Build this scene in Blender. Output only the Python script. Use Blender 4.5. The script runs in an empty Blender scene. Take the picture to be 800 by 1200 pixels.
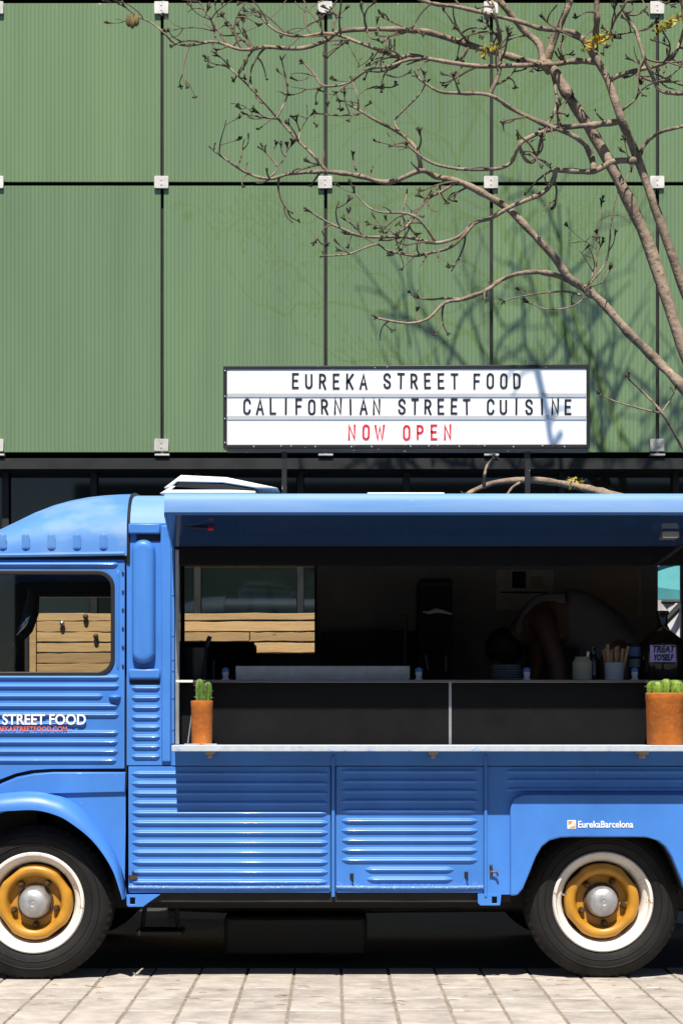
import bpy, bmesh, math, random
from mathutils import Vector, Matrix

# ------------------------------------------------------------------ camera, sky, sun, exposure
S = bpy.context.scene
DV, SH, H = 4.5, 4.0, 1.11             # DV + SH: metres from the eye to the truck's side; H: eye height
F = 275 * (DV + SH)                    # focal length in photo pixels
cd = bpy.data.cameras.new('camera'); cam = bpy.data.objects.new('camera', cd); S.collection.objects.link(cam)
cam.location = (0, -DV - SH, H); cam.rotation_euler = (math.radians(90), 0, 0)
cd.sensor_fit = 'HORIZONTAL'; cd.sensor_width = 24; cd.lens = F / 800 * 24
cd.shift_x = 9 / 800; cd.shift_y = 245 / 800; cd.clip_start = 0.05; cd.clip_end = 2000
S.camera = cam
SUN_EL, SUN_AZ = math.radians(58), math.radians(3.5)      # azimuth: from the camera side, a little left
SUNV = Vector((-math.sin(SUN_AZ) * math.cos(SUN_EL), -math.cos(SUN_AZ) * math.cos(SUN_EL), math.sin(SUN_EL)))
w = bpy.data.worlds.new('World'); S.world = w; w.use_nodes = True
nt = w.node_tree; bg = nt.nodes['Background']
sky = nt.nodes.new('ShaderNodeTexSky'); sky.sky_type = 'NISHITA'; sky.sun_disc = False
sky.sun_elevation = SUN_EL; sky.sun_rotation = math.radians(180); sky.air_density = 0.8; sky.dust_density = 0.3
nt.links.new(sky.outputs[0], bg.inputs[0]); bg.inputs[1].default_value = 0.05
sd = bpy.data.lights.new('sun', 'SUN'); sd.energy = 5.0; sd.angle = math.radians(0.53); sd.color = (1.0, 0.95, 0.87)
sun = bpy.data.objects.new('sun', sd); S.collection.objects.link(sun); sun.location = (0, -6, 12)
sun.rotation_euler = SUNV.to_track_quat('Z', 'Y').to_euler()
vs = S.view_settings; vs.view_transform = 'Standard'; vs.look = 'None'; vs.exposure = 0.5; vs.gamma = 1
vs.use_curve_mapping = False
S.render.engine = 'CYCLES'
S.cycles.max_bounces = 6; S.cycles.diffuse_bounces = 3; S.cycles.transparent_max_bounces = 12

rnd = random.Random(11)
COL = S.collection
def U(D): return (D + SH) / F          # metres per photo pixel at depth D
def X(px, D=DV): return (px - 391) * U(D)
def Z(py, D=DV): return H + (845 - py) * U(D)
def W(px, py, D): return Vector((X(px, D), D - DV, Z(py, D)))

# ------------------------------------------------------------------ materials
def mat(name, col, rough=0.5, metal=0.0, vary=0.12, nscale=6.0, bump=0.0, bscale=40.0, coat=0.0, spec=0.5, rand=0.0, col2=None, stretch=None):
    m = bpy.data.materials.new(name); m.use_nodes = True
    n = m.node_tree.nodes; l = m.node_tree.links; p = n['Principled BSDF']
    p.inputs['Roughness'].default_value = rough; p.inputs['Metallic'].default_value = metal
    p.inputs['Specular IOR Level'].default_value = spec
    p.inputs['Coat Weight'].default_value = coat; p.inputs['Coat Roughness'].default_value = 0.06
    tc = n.new('ShaderNodeTexCoord'); src = tc.outputs['Object']
    if stretch:
        mp = n.new('ShaderNodeMapping'); mp.inputs['Scale'].default_value = stretch
        l.new(src, mp.inputs[0]); src = mp.outputs[0]
    ns = n.new('ShaderNodeTexNoise'); ns.inputs['Scale'].default_value = nscale; ns.inputs['Detail'].default_value = 6
    ns.inputs['Roughness'].default_value = 0.62
    l.new(src, ns.inputs['Vector'])
    mr = n.new('ShaderNodeMapRange'); mr.inputs['From Min'].default_value = 0.3; mr.inputs['From Max'].default_value = 0.7
    l.new(ns.outputs['Fac'], mr.inputs['Value'])
    mx = n.new('ShaderNodeMix'); mx.data_type = 'RGBA'
    c = list(col) + [1]
    c2 = list(col2) + [1] if col2 else [v * (1 - vary * 2) for v in col] + [1]
    c1 = c if col2 else [min(1, v * (1 + vary * 0.6)) for v in col] + [1]
    mx.inputs['A'].default_value = c2; mx.inputs['B'].default_value = c1
    l.new(mr.outputs[0], mx.inputs['Factor'])
    out = mx.outputs['Result']
    if rand:
        oi = n.new('ShaderNodeObjectInfo'); hs = n.new('ShaderNodeHueSaturation')
        r2 = n.new('ShaderNodeMapRange'); r2.inputs['To Min'].default_value = 1 - rand; r2.inputs['To Max'].default_value = 1 + rand
        l.new(oi.outputs['Random'], r2.inputs['Value']); l.new(r2.outputs[0], hs.inputs['Value'])
        l.new(out, hs.inputs['Color']); out = hs.outputs[0]
    l.new(out, p.inputs['Base Color'])
    r3 = n.new('ShaderNodeMapRange'); r3.inputs['To Min'].default_value = max(0.02, rough * 0.8); r3.inputs['To Max'].default_value = min(1, rough * 1.25)
    l.new(ns.outputs['Fac'], r3.inputs['Value']); l.new(r3.outputs[0], p.inputs['Roughness'])
    if bump:
        nb = n.new('ShaderNodeTexNoise'); nb.inputs['Scale'].default_value = bscale; nb.inputs['Detail'].default_value = 5
        l.new(src, nb.inputs['Vector'])
        b = n.new('ShaderNodeBump'); b.inputs['Strength'].default_value = bump; b.inputs['Distance'].default_value = 0.01
        l.new(nb.outputs['Fac'], b.inputs['Height']); l.new(b.outputs[0], p.inputs['Normal'])
    return m

def chips(m, col, scale=60, thresh=0.6, stretch=(1, 1, 1), zlim=None, soft=0.03):
    """scratched-off paint: a second colour where a noise passes a threshold (optionally only in a z band of the object)"""
    n = m.node_tree.nodes; l = m.node_tree.links; p = n['Principled BSDF']
    old = p.inputs['Base Color'].links[0].from_socket
    tc = n.new('ShaderNodeTexCoord'); mp = n.new('ShaderNodeMapping'); mp.inputs['Scale'].default_value = stretch
    l.new(tc.outputs['Object'], mp.inputs[0])
    ns = n.new('ShaderNodeTexNoise'); ns.inputs['Scale'].default_value = scale; ns.inputs['Detail'].default_value = 4
    l.new(mp.outputs[0], ns.inputs['Vector'])
    r = n.new('ShaderNodeMapRange'); r.inputs['From Min'].default_value = thresh; r.inputs['From Max'].default_value = thresh + soft
    l.new(ns.outputs['Fac'], r.inputs['Value']); fac = r.outputs[0]
    if zlim:
        sp = n.new('ShaderNodeSeparateXYZ'); l.new(tc.outputs['Object'], sp.inputs[0])
        a = n.new('ShaderNodeMath'); a.operation = 'GREATER_THAN'; a.inputs[1].default_value = zlim[0]; l.new(sp.outputs['Z'], a.inputs[0])
        b = n.new('ShaderNodeMath'); b.operation = 'LESS_THAN'; b.inputs[1].default_value = zlim[1]; l.new(sp.outputs['Z'], b.inputs[0])
        c = n.new('ShaderNodeMath'); c.operation = 'MULTIPLY'; l.new(a.outputs[0], c.inputs[0]); l.new(b.outputs[0], c.inputs[1])
        d = n.new('ShaderNodeMath'); d.operation = 'MULTIPLY'; l.new(c.outputs[0], d.inputs[0]); l.new(fac, d.inputs[1]); fac = d.outputs[0]
    mx = n.new('ShaderNodeMix'); mx.data_type = 'RGBA'; l.new(fac, mx.inputs['Factor']); l.new(old, mx.inputs['A'])
    mx.inputs['B'].default_value = list(col) + [1]; l.new(mx.outputs['Result'], p.inputs['Base Color'])
    return m

BLUE = (0.062, 0.224, 0.655)
M = {}
M['blue'] = chips(mat('blue paint', BLUE, 0.38, vary=0.11, nscale=2.4, bump=0.09, bscale=5, coat=0.06, spec=0.4, stretch=(1, 1, .6)), (0.40, 0.50, 0.62), 70, 0.735)
M['blue_sill'] = chips(mat('blue paint worn', BLUE, 0.33, vary=0.11, nscale=2.4, bump=0.10, bscale=6, coat=0.06), (0.55, 0.62, 0.70), 120, 0.615, (1, 1, 3), (Z(1043), Z(1034)))
M['blue_roof'] = chips(mat('faded blue roof paint', (0.115, 0.275, 0.60), 0.55, vary=0.12, nscale=4, bump=0.10, bscale=5, coat=0.0, spec=0.3, col2=(0.07, 0.22, 0.58)), (0.21, 0.34, 0.50), 5, 0.48, (1, 1, 2), None, .3)
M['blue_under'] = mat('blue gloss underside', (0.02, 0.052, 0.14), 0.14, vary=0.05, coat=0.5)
M['blue_fade'] = chips(mat('sun bleached blue', (0.23, 0.385, 0.66), 0.55, vary=0.1, nscale=3, coat=0.0, spec=0.3, col2=(0.13, 0.30, 0.64), stretch=(.5, 1, 4)), (0.42, 0.52, 0.66), 30, 0.71, (.4, 1, 3))
M['white'] = mat('white paint', (0.78, 0.77, 0.74), 0.45, vary=0.06, nscale=8)
M['shelf'] = chips(mat('chipped white shelf', (0.50, 0.55, 0.62), 0.55, vary=0.07, nscale=30), (0.22, 0.38, 0.68), 85, 0.65, (.35, 1, 1.6))
M['rubber'] = mat('tyre rubber', (0.008, 0.008, 0.0085), 0.7, spec=0.25, col2=(0.017, 0.016, 0.015), nscale=7, bump=0.12, bscale=60)
M['seal'] = mat('black rubber seal', (0.012, 0.012, 0.013), 0.5, vary=0.1)
M['rim'] = chips(mat('white rim paint', (0.76, 0.73, 0.68), 0.42, vary=0.10, nscale=8), (0.40, 0.27, 0.16), 28, 0.69)
M['yellow'] = mat('ochre wheel paint', (0.50, 0.235, 0.022), 0.40, vary=0.12, nscale=14, bump=0.05, bscale=30)
M['dsteel'] = mat('dull steel', (0.20, 0.20, 0.21), 0.45, 0.9, vary=0.1)
M['steel'] = mat('brushed steel', (0.62, 0.62, 0.62), 0.32, 1.0, vary=0.08, nscale=20)
M['hub'] = mat('worn hub metal', (0.46, 0.46, 0.47), 0.48, 0.6, vary=0.15, nscale=22, bump=0.1, bscale=50)
M['nut'] = mat('rusty nut', (0.12, 0.075, 0.04), 0.55, 0.6, vary=0.3, nscale=60)
M['black'] = mat('black panel', (0.007, 0.007, 0.0075), 0.5, vary=0.15, spec=0.2)
M['dark'] = mat('dark liner', (0.12, 0.116, 0.11), 0.6, vary=0.15)
M['liner'] = mat('dull steel wall lining', (0.30, 0.29, 0.28), 0.55, vary=0.15, nscale=3)
M['chassis'] = mat('grimy chassis', (0.014, 0.014, 0.014), 0.7, vary=0.3, nscale=12)
M['tank'] = mat('dark grey tank', (0.012, 0.012, 0.0125), 0.6, vary=0.3, nscale=8)
M['alu'] = mat('aluminium trim', (0.55, 0.56, 0.57), 0.42, 0.8, vary=0.1)
M['terra'] = chips(mat('terracotta', (0.60, 0.17, 0.020), 0.8, vary=0.22, nscale=10, bump=0.25, bscale=60), (0.62, 0.34, 0.18), 14, 0.66, (1, 1, .5))
M['cactus'] = mat('cactus skin', (0.11, 0.21, 0.03), 0.5, vary=0.3, nscale=30)
M['cactus2'] = mat('bright cactus skin', (0.20, 0.32, 0.03), 0.5, vary=0.35, nscale=40)
M['soil'] = mat('soil', (0.04, 0.03, 0.02), 0.9, vary=0.4, nscale=80)
M['wood'] = chips(mat('pine board', (0.58, 0.375, 0.17), 0.7, nscale=6, rand=0.22, bump=0.2, bscale=25, stretch=(1.0, 8, 14), col2=(0.40, 0.235, 0.095)), (0.13, 0.065, 0.03), 5, 0.68, (1, 1, 2.2))
M['bark'] = chips(mat('smooth bark', (0.335, 0.248, 0.178), 0.85, vary=0.32, nscale=11, bump=0.9, bscale=36), (0.12, 0.085, 0.06), 34, 0.63, (1, 1, 1.6))
M['twig'] = mat('twig bark', (0.17, 0.12, 0.085), 0.8, vary=0.2, nscale=20)
M['bud'] = mat('bud', (0.07, 0.055, 0.03), 0.8, vary=0.3, nscale=40)
M['leaf_y'] = mat('yellow leaf', (0.46, 0.33, 0.03), 0.6, vary=0.3, nscale=30)
M['pod'] = mat('seed pod', (0.20, 0.15, 0.05), 0.7, vary=0.3, nscale=40)
M['clip'] = mat('clip metal', (0.66, 0.64, 0.61), 0.5, 0.15, vary=0.15, nscale=14, rand=0.14)
M['frame'] = mat('black facade frame', (0.016, 0.017, 0.017), 0.5, vary=0.2)
M['gap'] = mat('facade backing', (0.012, 0.013, 0.013), 0.8, vary=0.1)
M['letter_k'] = mat('black letter', (0.012, 0.012, 0.014), 0.4, vary=0.05)
M['letter_r'] = mat('red letter', (0.62, 0.012, 0.025), 0.4, vary=0.05)
M['letter_w'] = mat('white lettering', (0.85, 0.85, 0.85), 0.5, vary=0.02)
M['letter_o'] = mat('salmon lettering', (0.78, 0.17, 0.12), 0.5, vary=0.02)
M['acrylic'] = mat('white acrylic', (0.82, 0.82, 0.81), 0.28, vary=0.02)
M['rail'] = mat('letter rail', (0.46, 0.46, 0.455), 0.4, vary=0.04)
M['signframe'] = chips(mat('black sign frame', (0.013, 0.013, 0.014), 0.42, vary=0.1), (0.6, 0.6, 0.6), 70, 0.69)
M['skin'] = mat('skin', (0.15, 0.08, 0.055), 0.5, vary=0.06)
M['tee'] = mat('grey cotton', (0.19, 0.19, 0.215), 0.9, vary=0.08, bump=0.3, bscale=18)
M['jeans'] = mat('dark trousers', (0.02, 0.022, 0.03), 0.9, vary=0.2)
M['hair'] = mat('dark hair', (0.012, 0.009, 0.007), 0.6, vary=0.2)
M['bluecap'] = mat('blue cap', (0.12, 0.24, 0.50), 0.4, vary=0.1)
M['cream'] = mat('cream ceramic', (0.52, 0.44, 0.32), 0.4, vary=0.1)
M['cup'] = mat('white enamel', (0.62, 0.64, 0.68), 0.3, vary=0.05)
M['stick'] = mat('wood sticks', (0.50, 0.30, 0.15), 0.7, vary=0.2, nscale=30)
M['bottle'] = mat('dark bottle glass', (0.02, 0.014, 0.008), 0.08, vary=0.1, coat=0.5)
M['lilac'] = mat('lilac card', (0.36, 0.33, 0.72), 0.7, vary=0.04)
M['paper'] = mat('poster paper', (0.50, 0.48, 0.45), 0.7, vary=0.2, nscale=14)
M['board'] = mat('tan board', (0.36, 0.29, 0.21), 0.7, vary=0.08)
M['teal'] = mat('teal canvas', (0.075, 0.30, 0.33), 0.8, vary=0.15, bump=0.2, bscale=4)
M['canvas'] = mat('pale canvas', (0.75, 0.70, 0.70), 0.8, vary=0.08, bump=0.3, bscale=5)
M['seat'] = mat('dark seat vinyl', (0.022, 0.021, 0.02), 0.5, vary=0.1)
M['chrome'] = mat('mirror metal', (0.75, 0.74, 0.72), 0.12, 1.0, vary=0.03)
M['plate'] = mat('stoneware plates', (0.30, 0.32, 0.36), 0.35, vary=0.1)
M['bucket'] = mat('black enamel bucket', (0.03, 0.032, 0.036), 0.3, vary=0.15)
M['logo_o'] = mat('orange print', (0.80, 0.25, 0.05), 0.5, vary=0.02)

def mat_glass(name, tint, refl=1.45):
    m = bpy.data.materials.new(name); m.use_nodes = True
    n = m.node_tree.nodes; l = m.node_tree.links; n.remove(n['Principled BSDF'])
    fr = n.new('ShaderNodeFresnel'); fr.inputs['IOR'].default_value = refl
    t = n.new('ShaderNodeBsdfTransparent'); t.inputs[0].default_value = (*tint, 1)
    g = n.new('ShaderNodeBsdfGlossy'); g.inputs['Roughness'].default_value = 0.015
    mx = n.new('ShaderNodeMixShader'); l.new(fr.outputs[0], mx.inputs[0]); l.new(t.outputs[0], mx.inputs[1]); l.new(g.outputs[0], mx.inputs[2])
    l.new(mx.outputs[0], n['Material Output'].inputs[0]); return m
M['glass'] = mat_glass('window glass', (0.86, 0.88, 0.87))
M['glass_clear'] = mat_glass('clear glass', (0.96, 0.97, 0.965))

def mat_panel():
    m = bpy.data.materials.new('ribbed green glass'); m.use_nodes = True
    n = m.node_tree.nodes; l = m.node_tree.links; p = n['Principled BSDF']
    tc = n.new('ShaderNodeTexCoord'); sp = n.new('ShaderNodeSeparateXYZ'); l.new(tc.outputs['Object'], sp.inputs[0])
    k = n.new('ShaderNodeMath'); k.operation = 'MULTIPLY'; k.inputs[1].default_value = 2 * math.pi / 0.0261; l.new(sp.outputs['X'], k.inputs[0])
    s = n.new('ShaderNodeMath'); s.operation = 'SINE'; l.new(k.outputs[0], s.inputs[0])
    r = n.new('ShaderNodeMapRange'); r.inputs['From Min'].default_value = -1.0; r.inputs['From Max'].default_value = 0.1; l.new(s.outputs[0], r.inputs['Value'])
    k2 = n.new('ShaderNodeMath'); k2.operation = 'MULTIPLY'; k2.inputs[1].default_value = 2 * math.pi / 0.0183; l.new(sp.outputs['Z'], k2.inputs[0])
    s2 = n.new('ShaderNodeMath'); s2.operation = 'SINE'; l.new(k2.outputs[0], s2.inputs[0])
    mx = n.new('ShaderNodeMix'); mx.data_type = 'RGBA'; l.new(r.outputs[0], mx.inputs['Factor'])
    mx.inputs['A'].default_value = (0.118, 0.188, 0.080, 1); mx.inputs['B'].default_value = (0.149, 0.238, 0.103, 1)
    ns = n.new('ShaderNodeTexNoise'); ns.inputs['Scale'].default_value = 1.3; ns.inputs['Detail'].default_value = 5
    mp = n.new('ShaderNodeMapping'); mp.inputs['Scale'].default_value = (4.5, 1, 0.4); l.new(tc.outputs['Object'], mp.inputs[0]); l.new(mp.outputs[0], ns.inputs['Vector'])
    hs = n.new('ShaderNodeHueSaturation'); r2 = n.new('ShaderNodeMapRange'); r2.inputs['From Min'].default_value = .25; r2.inputs['From Max'].default_value = .75
    r2.inputs['To Min'].default_value = 0.88; r2.inputs['To Max'].default_value = 1.09
    l.new(ns.outputs['Fac'], r2.inputs['Value'])
    oi = n.new('ShaderNodeObjectInfo'); r4 = n.new('ShaderNodeMapRange'); r4.inputs['To Min'].default_value = 0.94; r4.inputs['To Max'].default_value = 1.05; l.new(oi.outputs['Random'], r4.inputs['Value'])
    mu = n.new('ShaderNodeMath'); mu.operation = 'MULTIPLY'; l.new(r2.outputs[0], mu.inputs[0]); l.new(r4.outputs[0], mu.inputs[1])
    r5 = n.new('ShaderNodeMapRange'); r5.inputs['From Min'].default_value = -1; r5.inputs['To Min'].default_value = 0.97; r5.inputs['To Max'].default_value = 1.02; l.new(s2.outputs[0], r5.inputs['Value'])
    mu2 = n.new('ShaderNodeMath'); mu2.operation = 'MULTIPLY'; l.new(mu.outputs[0], mu2.inputs[0]); l.new(r5.outputs[0], mu2.inputs[1])
    l.new(mu2.outputs[0], hs.inputs['Value']); l.new(mx.outputs['Result'], hs.inputs['Color']); l.new(hs.outputs[0], p.inputs['Base Color'])
    p.inputs['Roughness'].default_value = 0.6; p.inputs['Specular IOR Level'].default_value = 0.2
    p.inputs['Coat Weight'].default_value = 1.0; p.inputs['Coat Roughness'].default_value = 0.012; p.inputs['Coat IOR'].default_value = 1.8
    b = n.new('ShaderNodeBump'); b.inputs['Strength'].default_value = 0.12; b.inputs['Distance'].default_value = 0.003
    l.new(s.outputs[0], b.inputs['Height']); l.new(b.outputs[0], p.inputs['Normal'])
    return m
M['panel'] = mat_panel()
M['darkglass'] = mat('dark green glazing', (0.010, 0.016, 0.014), 0.03, vary=0.2, nscale=1.0, spec=0.6)
M['greenglass'] = mat('green tinted glazing', (0.022, 0.05, 0.036), 0.05, vary=0.2, nscale=1.0, spec=0.6)

def mat_tile():
    m = mat('pavement tile', (0.485, 0.43, 0.372), 0.8, vary=0.2, nscale=7, rand=0.07, bump=0.35, bscale=60)
    chips(m, (0.27, 0.22, 0.17), 22, 0.66, (0.5, 2.5, 1)); chips(m, (0.53, 0.49, 0.455), 16, 0.62, (0.6, 2, 1)); return m
M['tile'] = mat_tile()
M['joint'] = mat('joint sand', (0.34, 0.28, 0.21), 0.9, vary=0.3, nscale=30, bump=0.5, bscale=90)
def mat_pave():
    m = mat('far pavement', (0.12, 0.112, 0.105), 0.85, vary=0.2, nscale=2)
    n = m.node_tree.nodes; l = m.node_tree.links; p = n['Principled BSDF']; old = p.inputs['Base Color'].links[0].from_socket
    tc = n.new('ShaderNodeTexCoord'); br = n.new('ShaderNodeTexBrick'); br.offset = 0; br.inputs['Scale'].default_value = 1 / 0.207
    br.inputs['Brick Width'].default_value = 1; br.inputs['Row Height'].default_value = 1; br.inputs['Mortar Size'].default_value = 0.03
    br.inputs['Color1'].default_value = (1, 1, 1, 1); br.inputs['Color2'].default_value = (.9, .9, .9, 1); br.inputs['Mortar'].default_value = (.5, .45, .38, 1)
    l.new(tc.outputs['Object'], br.inputs['Vector'])
    mx = n.new('ShaderNodeMix'); mx.data_type = 'RGBA'; mx.blend_type = 'MULTIPLY'; mx.inputs['Factor'].default_value = 1
    l.new(old, mx.inputs['A']); l.new(br.outputs['Color'], mx.inputs['B']); l.new(mx.outputs['Result'], p.inputs['Base Color']); return m
M['pave'] = mat_pave()

for k_ in ('wood', 'tile', 'clip', 'panel'):        # let the grain differ from piece to piece
    n_ = M[k_].node_tree.nodes; l_ = M[k_].node_tree.links; oi_ = n_.new('ShaderNodeObjectInfo'); ml_ = n_.new('ShaderNodeMath'); ml_.operation = 'MULTIPLY'; ml_.inputs[1].default_value = 60
    l_.new(oi_.outputs['Random'], ml_.inputs[0])
    for t_ in [t_ for t_ in n_ if t_.type == 'TEX_NOISE']: t_.noise_dimensions = '4D'; l_.new(ml_.outputs[0], t_.inputs['W'])

# ------------------------------------------------------------------ mesh helpers
class MB:
    def __init__(s): s.v = []; s.f = []
    def add(s, vs, fs):
        o = len(s.v); s.v += [tuple(v) for v in vs]; s.f += [tuple(i + o for i in f) for f in fs]; return s
    def box(s, x0, x1, y0, y1, z0, z1):
        return s.add([(x0, y0, z0), (x1, y0, z0), (x1, y1, z0), (x0, y1, z0), (x0, y0, z1), (x1, y0, z1), (x1, y1, z1), (x0, y1, z1)],
                     [(0, 3, 2, 1), (4, 5, 6, 7), (0, 1, 5, 4), (1, 2, 6, 5), (2, 3, 7, 6), (3, 0, 4, 7)])
    def plate(s, loops, y0, y1):
        """outline (and holes) in x,z given a thickness from y0 (front) to y1"""
        flat = [p for lp in loops for p in lp]; n = len(flat)
        bm = bmesh.new(); bv = [bm.verts.new((p[0], p[1], 0)) for p in flat]; o = 0
        for lp in loops:
            for i in range(len(lp)): bm.edges.new((bv[o + i], bv[o + (i + 1) % len(lp)]))
            o += len(lp)
        bm.verts.index_update(); bmesh.ops.triangle_fill(bm, use_beauty=True, use_dissolve=False, edges=bm.edges[:], normal=(0, 0, 1))
        tris = [[v.index for v in f.verts] for f in bm.faces]; bm.free()
        vs = [(p[0], y0, p[1]) for p in flat] + [(p[0], y1, p[1]) for p in flat]
        fs = [tuple(t) for t in tris] + [tuple(i + n for i in reversed(t)) for t in tris]
        o = 0
        for lp in loops:
            k = len(lp)
            for i in range(k):
                a, b = o + i, o + (i + 1) % k; fs.append((a, b, b + n, a + n))
            o += k
        return s.add(vs, fs)
    def tube(s, pts, rad, n=8, cap=True):
        pts = [Vector(p) for p in pts]; vs = []; fs = []; m = len(pts)
        if not hasattr(rad, '__len__'): rad = [rad] * m
        t0 = (pts[1] - pts[0]).normalized(); up = Vector((0, 0, 1)) if abs(t0.z) < 0.9 else Vector((1, 0, 0))
        u = t0.cross(up).normalized()
        for i, p in enumerate(pts):
            t = (pts[min(i + 1, m - 1)] - pts[max(i - 1, 0)]).normalized()
            u = (u - t * u.dot(t)).normalized(); v = t.cross(u)
            for k in range(n):
                a = 2 * math.pi * k / n; vs.append(p + (u * math.cos(a) + v * math.sin(a)) * rad[i])
        for i in range(m - 1):
            for k in range(n):
                k2 = (k + 1) % n; fs.append((i * n + k, i * n + k2, (i + 1) * n + k2, (i + 1) * n + k))
        if cap: fs.append(tuple(range(n - 1, -1, -1))); fs.append(tuple(range((m - 1) * n, m * n)))
        return s.add(vs, fs)
    def lathe(s, prof, c, axis='z', n=32, rmod=None):
        """profile [(radius, along)] spun about an axis through c"""
        vs = []; fs = []; m = len(prof)
        for (r, a) in prof:
            for k in range(n):
                t = 2 * math.pi * k / n; rr = r * (rmod(t, r) if rmod else 1)
                q = (rr * math.cos(t), rr * math.sin(t))
                vs.append((c[0] + q[0], c[1] + q[1], c[2] + a) if axis == 'z' else (c[0] + q[0], c[1] + a, c[2] + q[1]))
        for i in range(m - 1):
            for k in range(n):
                k2 = (k + 1) % n; fs.append((i * n + k, i * n + k2, (i + 1) * n + k2, (i + 1) * n + k))
        return s.add(vs, fs)
    def rib(s, xa, xb, z, hw, h, y, taper=0.03, vertical=False):
        """a pressed rib standing proud of a sheet at depth y, tapering out at its ends"""
        xs = [0, .12, .3, .55, .8, 1]; k = 9
        st = [(xa + taper * t, t) for t in xs] + [(xb - taper * t, t) for t in reversed(xs)]
        vs = []; fs = []
        for (x, t) in st:
            e = math.sin(t * math.pi / 2) ** .7
            for j in range(k):
                q = -1 + 2 * j / (k - 1); a = z + q * hw * (0.25 + 0.75 * e); d = h * e * (0.5 + 0.5 * math.cos(q * math.pi))
                vs.append((a, y - d + 0.0008, x) if vertical else (x, y - d + 0.0008, a))
        for i in range(len(st) - 1):
            for j in range(k - 1):
                a = i * k + j; fs.append((a, a + 1, a + k + 1, a + k))
        return s.add(vs, fs)
    def grid(s, rows, closed=False):
        m, n = len(rows), len(rows[0]); vs = [p for r in rows for p in r]; fs = []
        for i in range(m - 1):
            for j in range(n if closed else n - 1):
                j2 = (j + 1) % n; fs.append((i * n + j, i * n + j2, (i + 1) * n + j2, (i + 1) * n + j))
        return s.add(vs, fs)
    def build(s, name, m, parent=None, ang=35, bevel=0, seg=2, recalc=True):
        me = bpy.data.meshes.new(name); me.from_pydata(s.v, [], s.f)
        if recalc:
            bm = bmesh.new(); bm.from_mesh(me); bmesh.ops.recalc_face_normals(bm, faces=bm.faces); bm.to_mesh(me); bm.free()
        me.polygons.foreach_set('use_smooth', [True] * len(me.polygons)); me.set_sharp_from_angle(angle=math.radians(ang))
        me.materials.append(M[m] if isinstance(m, str) else m)
        o = bpy.data.objects.new(name, me); COL.objects.link(o)
        if parent: o.parent = parent
        if bevel:
            b = o.modifiers.new('bevel', 'BEVEL'); b.width = bevel; b.segments = seg; b.limit_method = 'ANGLE'; b.angle_limit = math.radians(40)
            b.harden_normals = False
        return o
def tag(o, label=None, cat=None, group=None, kind=None):
    if label: o['label'] = label
    if cat: o['category'] = cat
    if group: o['group'] = group
    if kind: o['kind'] = kind
    return o
def empty(name, label=None, cat=None, group=None, loc=(0, 0, 0)):
    o = bpy.data.objects.new(name, None); COL.objects.link(o); o.location = loc; o.empty_display_size = .1
    return tag(o, label, cat, group)
def P(name, mb, m, parent, **k): return mb.build(name, m, parent, **k)
def circ(cx, cz, r, n=24, a0=0, a1=2 * math.pi):
    return [(cx + r * math.cos(a0 + (a1 - a0) * i / n), cz + r * math.sin(a0 + (a1 - a0) * i / n)) for i in range(n)]
def rrect(x0, x1, z0, z1, r, n=6):
    out = []
    for (cx, cz, a) in ((x1 - r, z1 - r, 0), (x0 + r, z1 - r, 90), (x0 + r, z0 + r, 180), (x1 - r, z0 + r, 270)):
        for i in range(n + 1):
            t = math.radians(a + 90 * i / n); out.append((cx + r * math.cos(t), cz + r * math.sin(t)))
    return out
def px(pts, D=DV): return [(X(a, D), Z(b, D)) for a, b in pts]
def spline(pts, k=6):
    """Catmull-Rom through points of any dimension"""
    pts = [tuple(p) for p in pts]; out = []
    P_ = [pts[0]] + pts + [pts[-1]]
    for i in range(1, len(P_) - 2):
        p0, p1, p2, p3 = P_[i - 1:i + 3]
        for j in range(k):
            t = j / k
            out.append(tuple(0.5 * (2 * b + (c - a) * t + (2 * a - 5 * b + 4 * c - d) * t * t + (3 * b - a - 3 * c + d) * t ** 3) for a, b, c, d in zip(p0, p1, p2, p3)))
    out.append(pts[-1]); return out

_tc = {}
def text(s, size, m, loc, parent, name='lettering', xs=1.0, off=0.0, extrude=0.001, align='LEFT', shear=0.0, space=1.0):
    key = (s, size, xs, off, extrude, align, shear, space, str(m))
    if key not in _tc:
        c = bpy.data.curves.new(name, 'FONT'); c.body = s; c.size = size; c.offset = off; c.extrude = extrude; c.align_x = align
        c.shear = shear; c.space_character = space; c.resolution_u = 4
        t = bpy.data.objects.new(name, c); COL.objects.link(t); bpy.context.view_layer.update()
        me = bpy.data.meshes.new_from_object(t.evaluated_get(bpy.context.evaluated_depsgraph_get()))
        bpy.data.objects.remove(t); bpy.data.curves.remove(c)
        for v in me.vertices:
            x, y, z = v.co; v.co = (x * xs, -z, y)
        me.materials.clear(); me.materials.append(M[m]); _tc[key] = me; me.name = name
    o = bpy.data.objects.new(name, _tc[key]); COL.objects.link(o); o.location = loc; o.parent = parent
    return o
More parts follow.
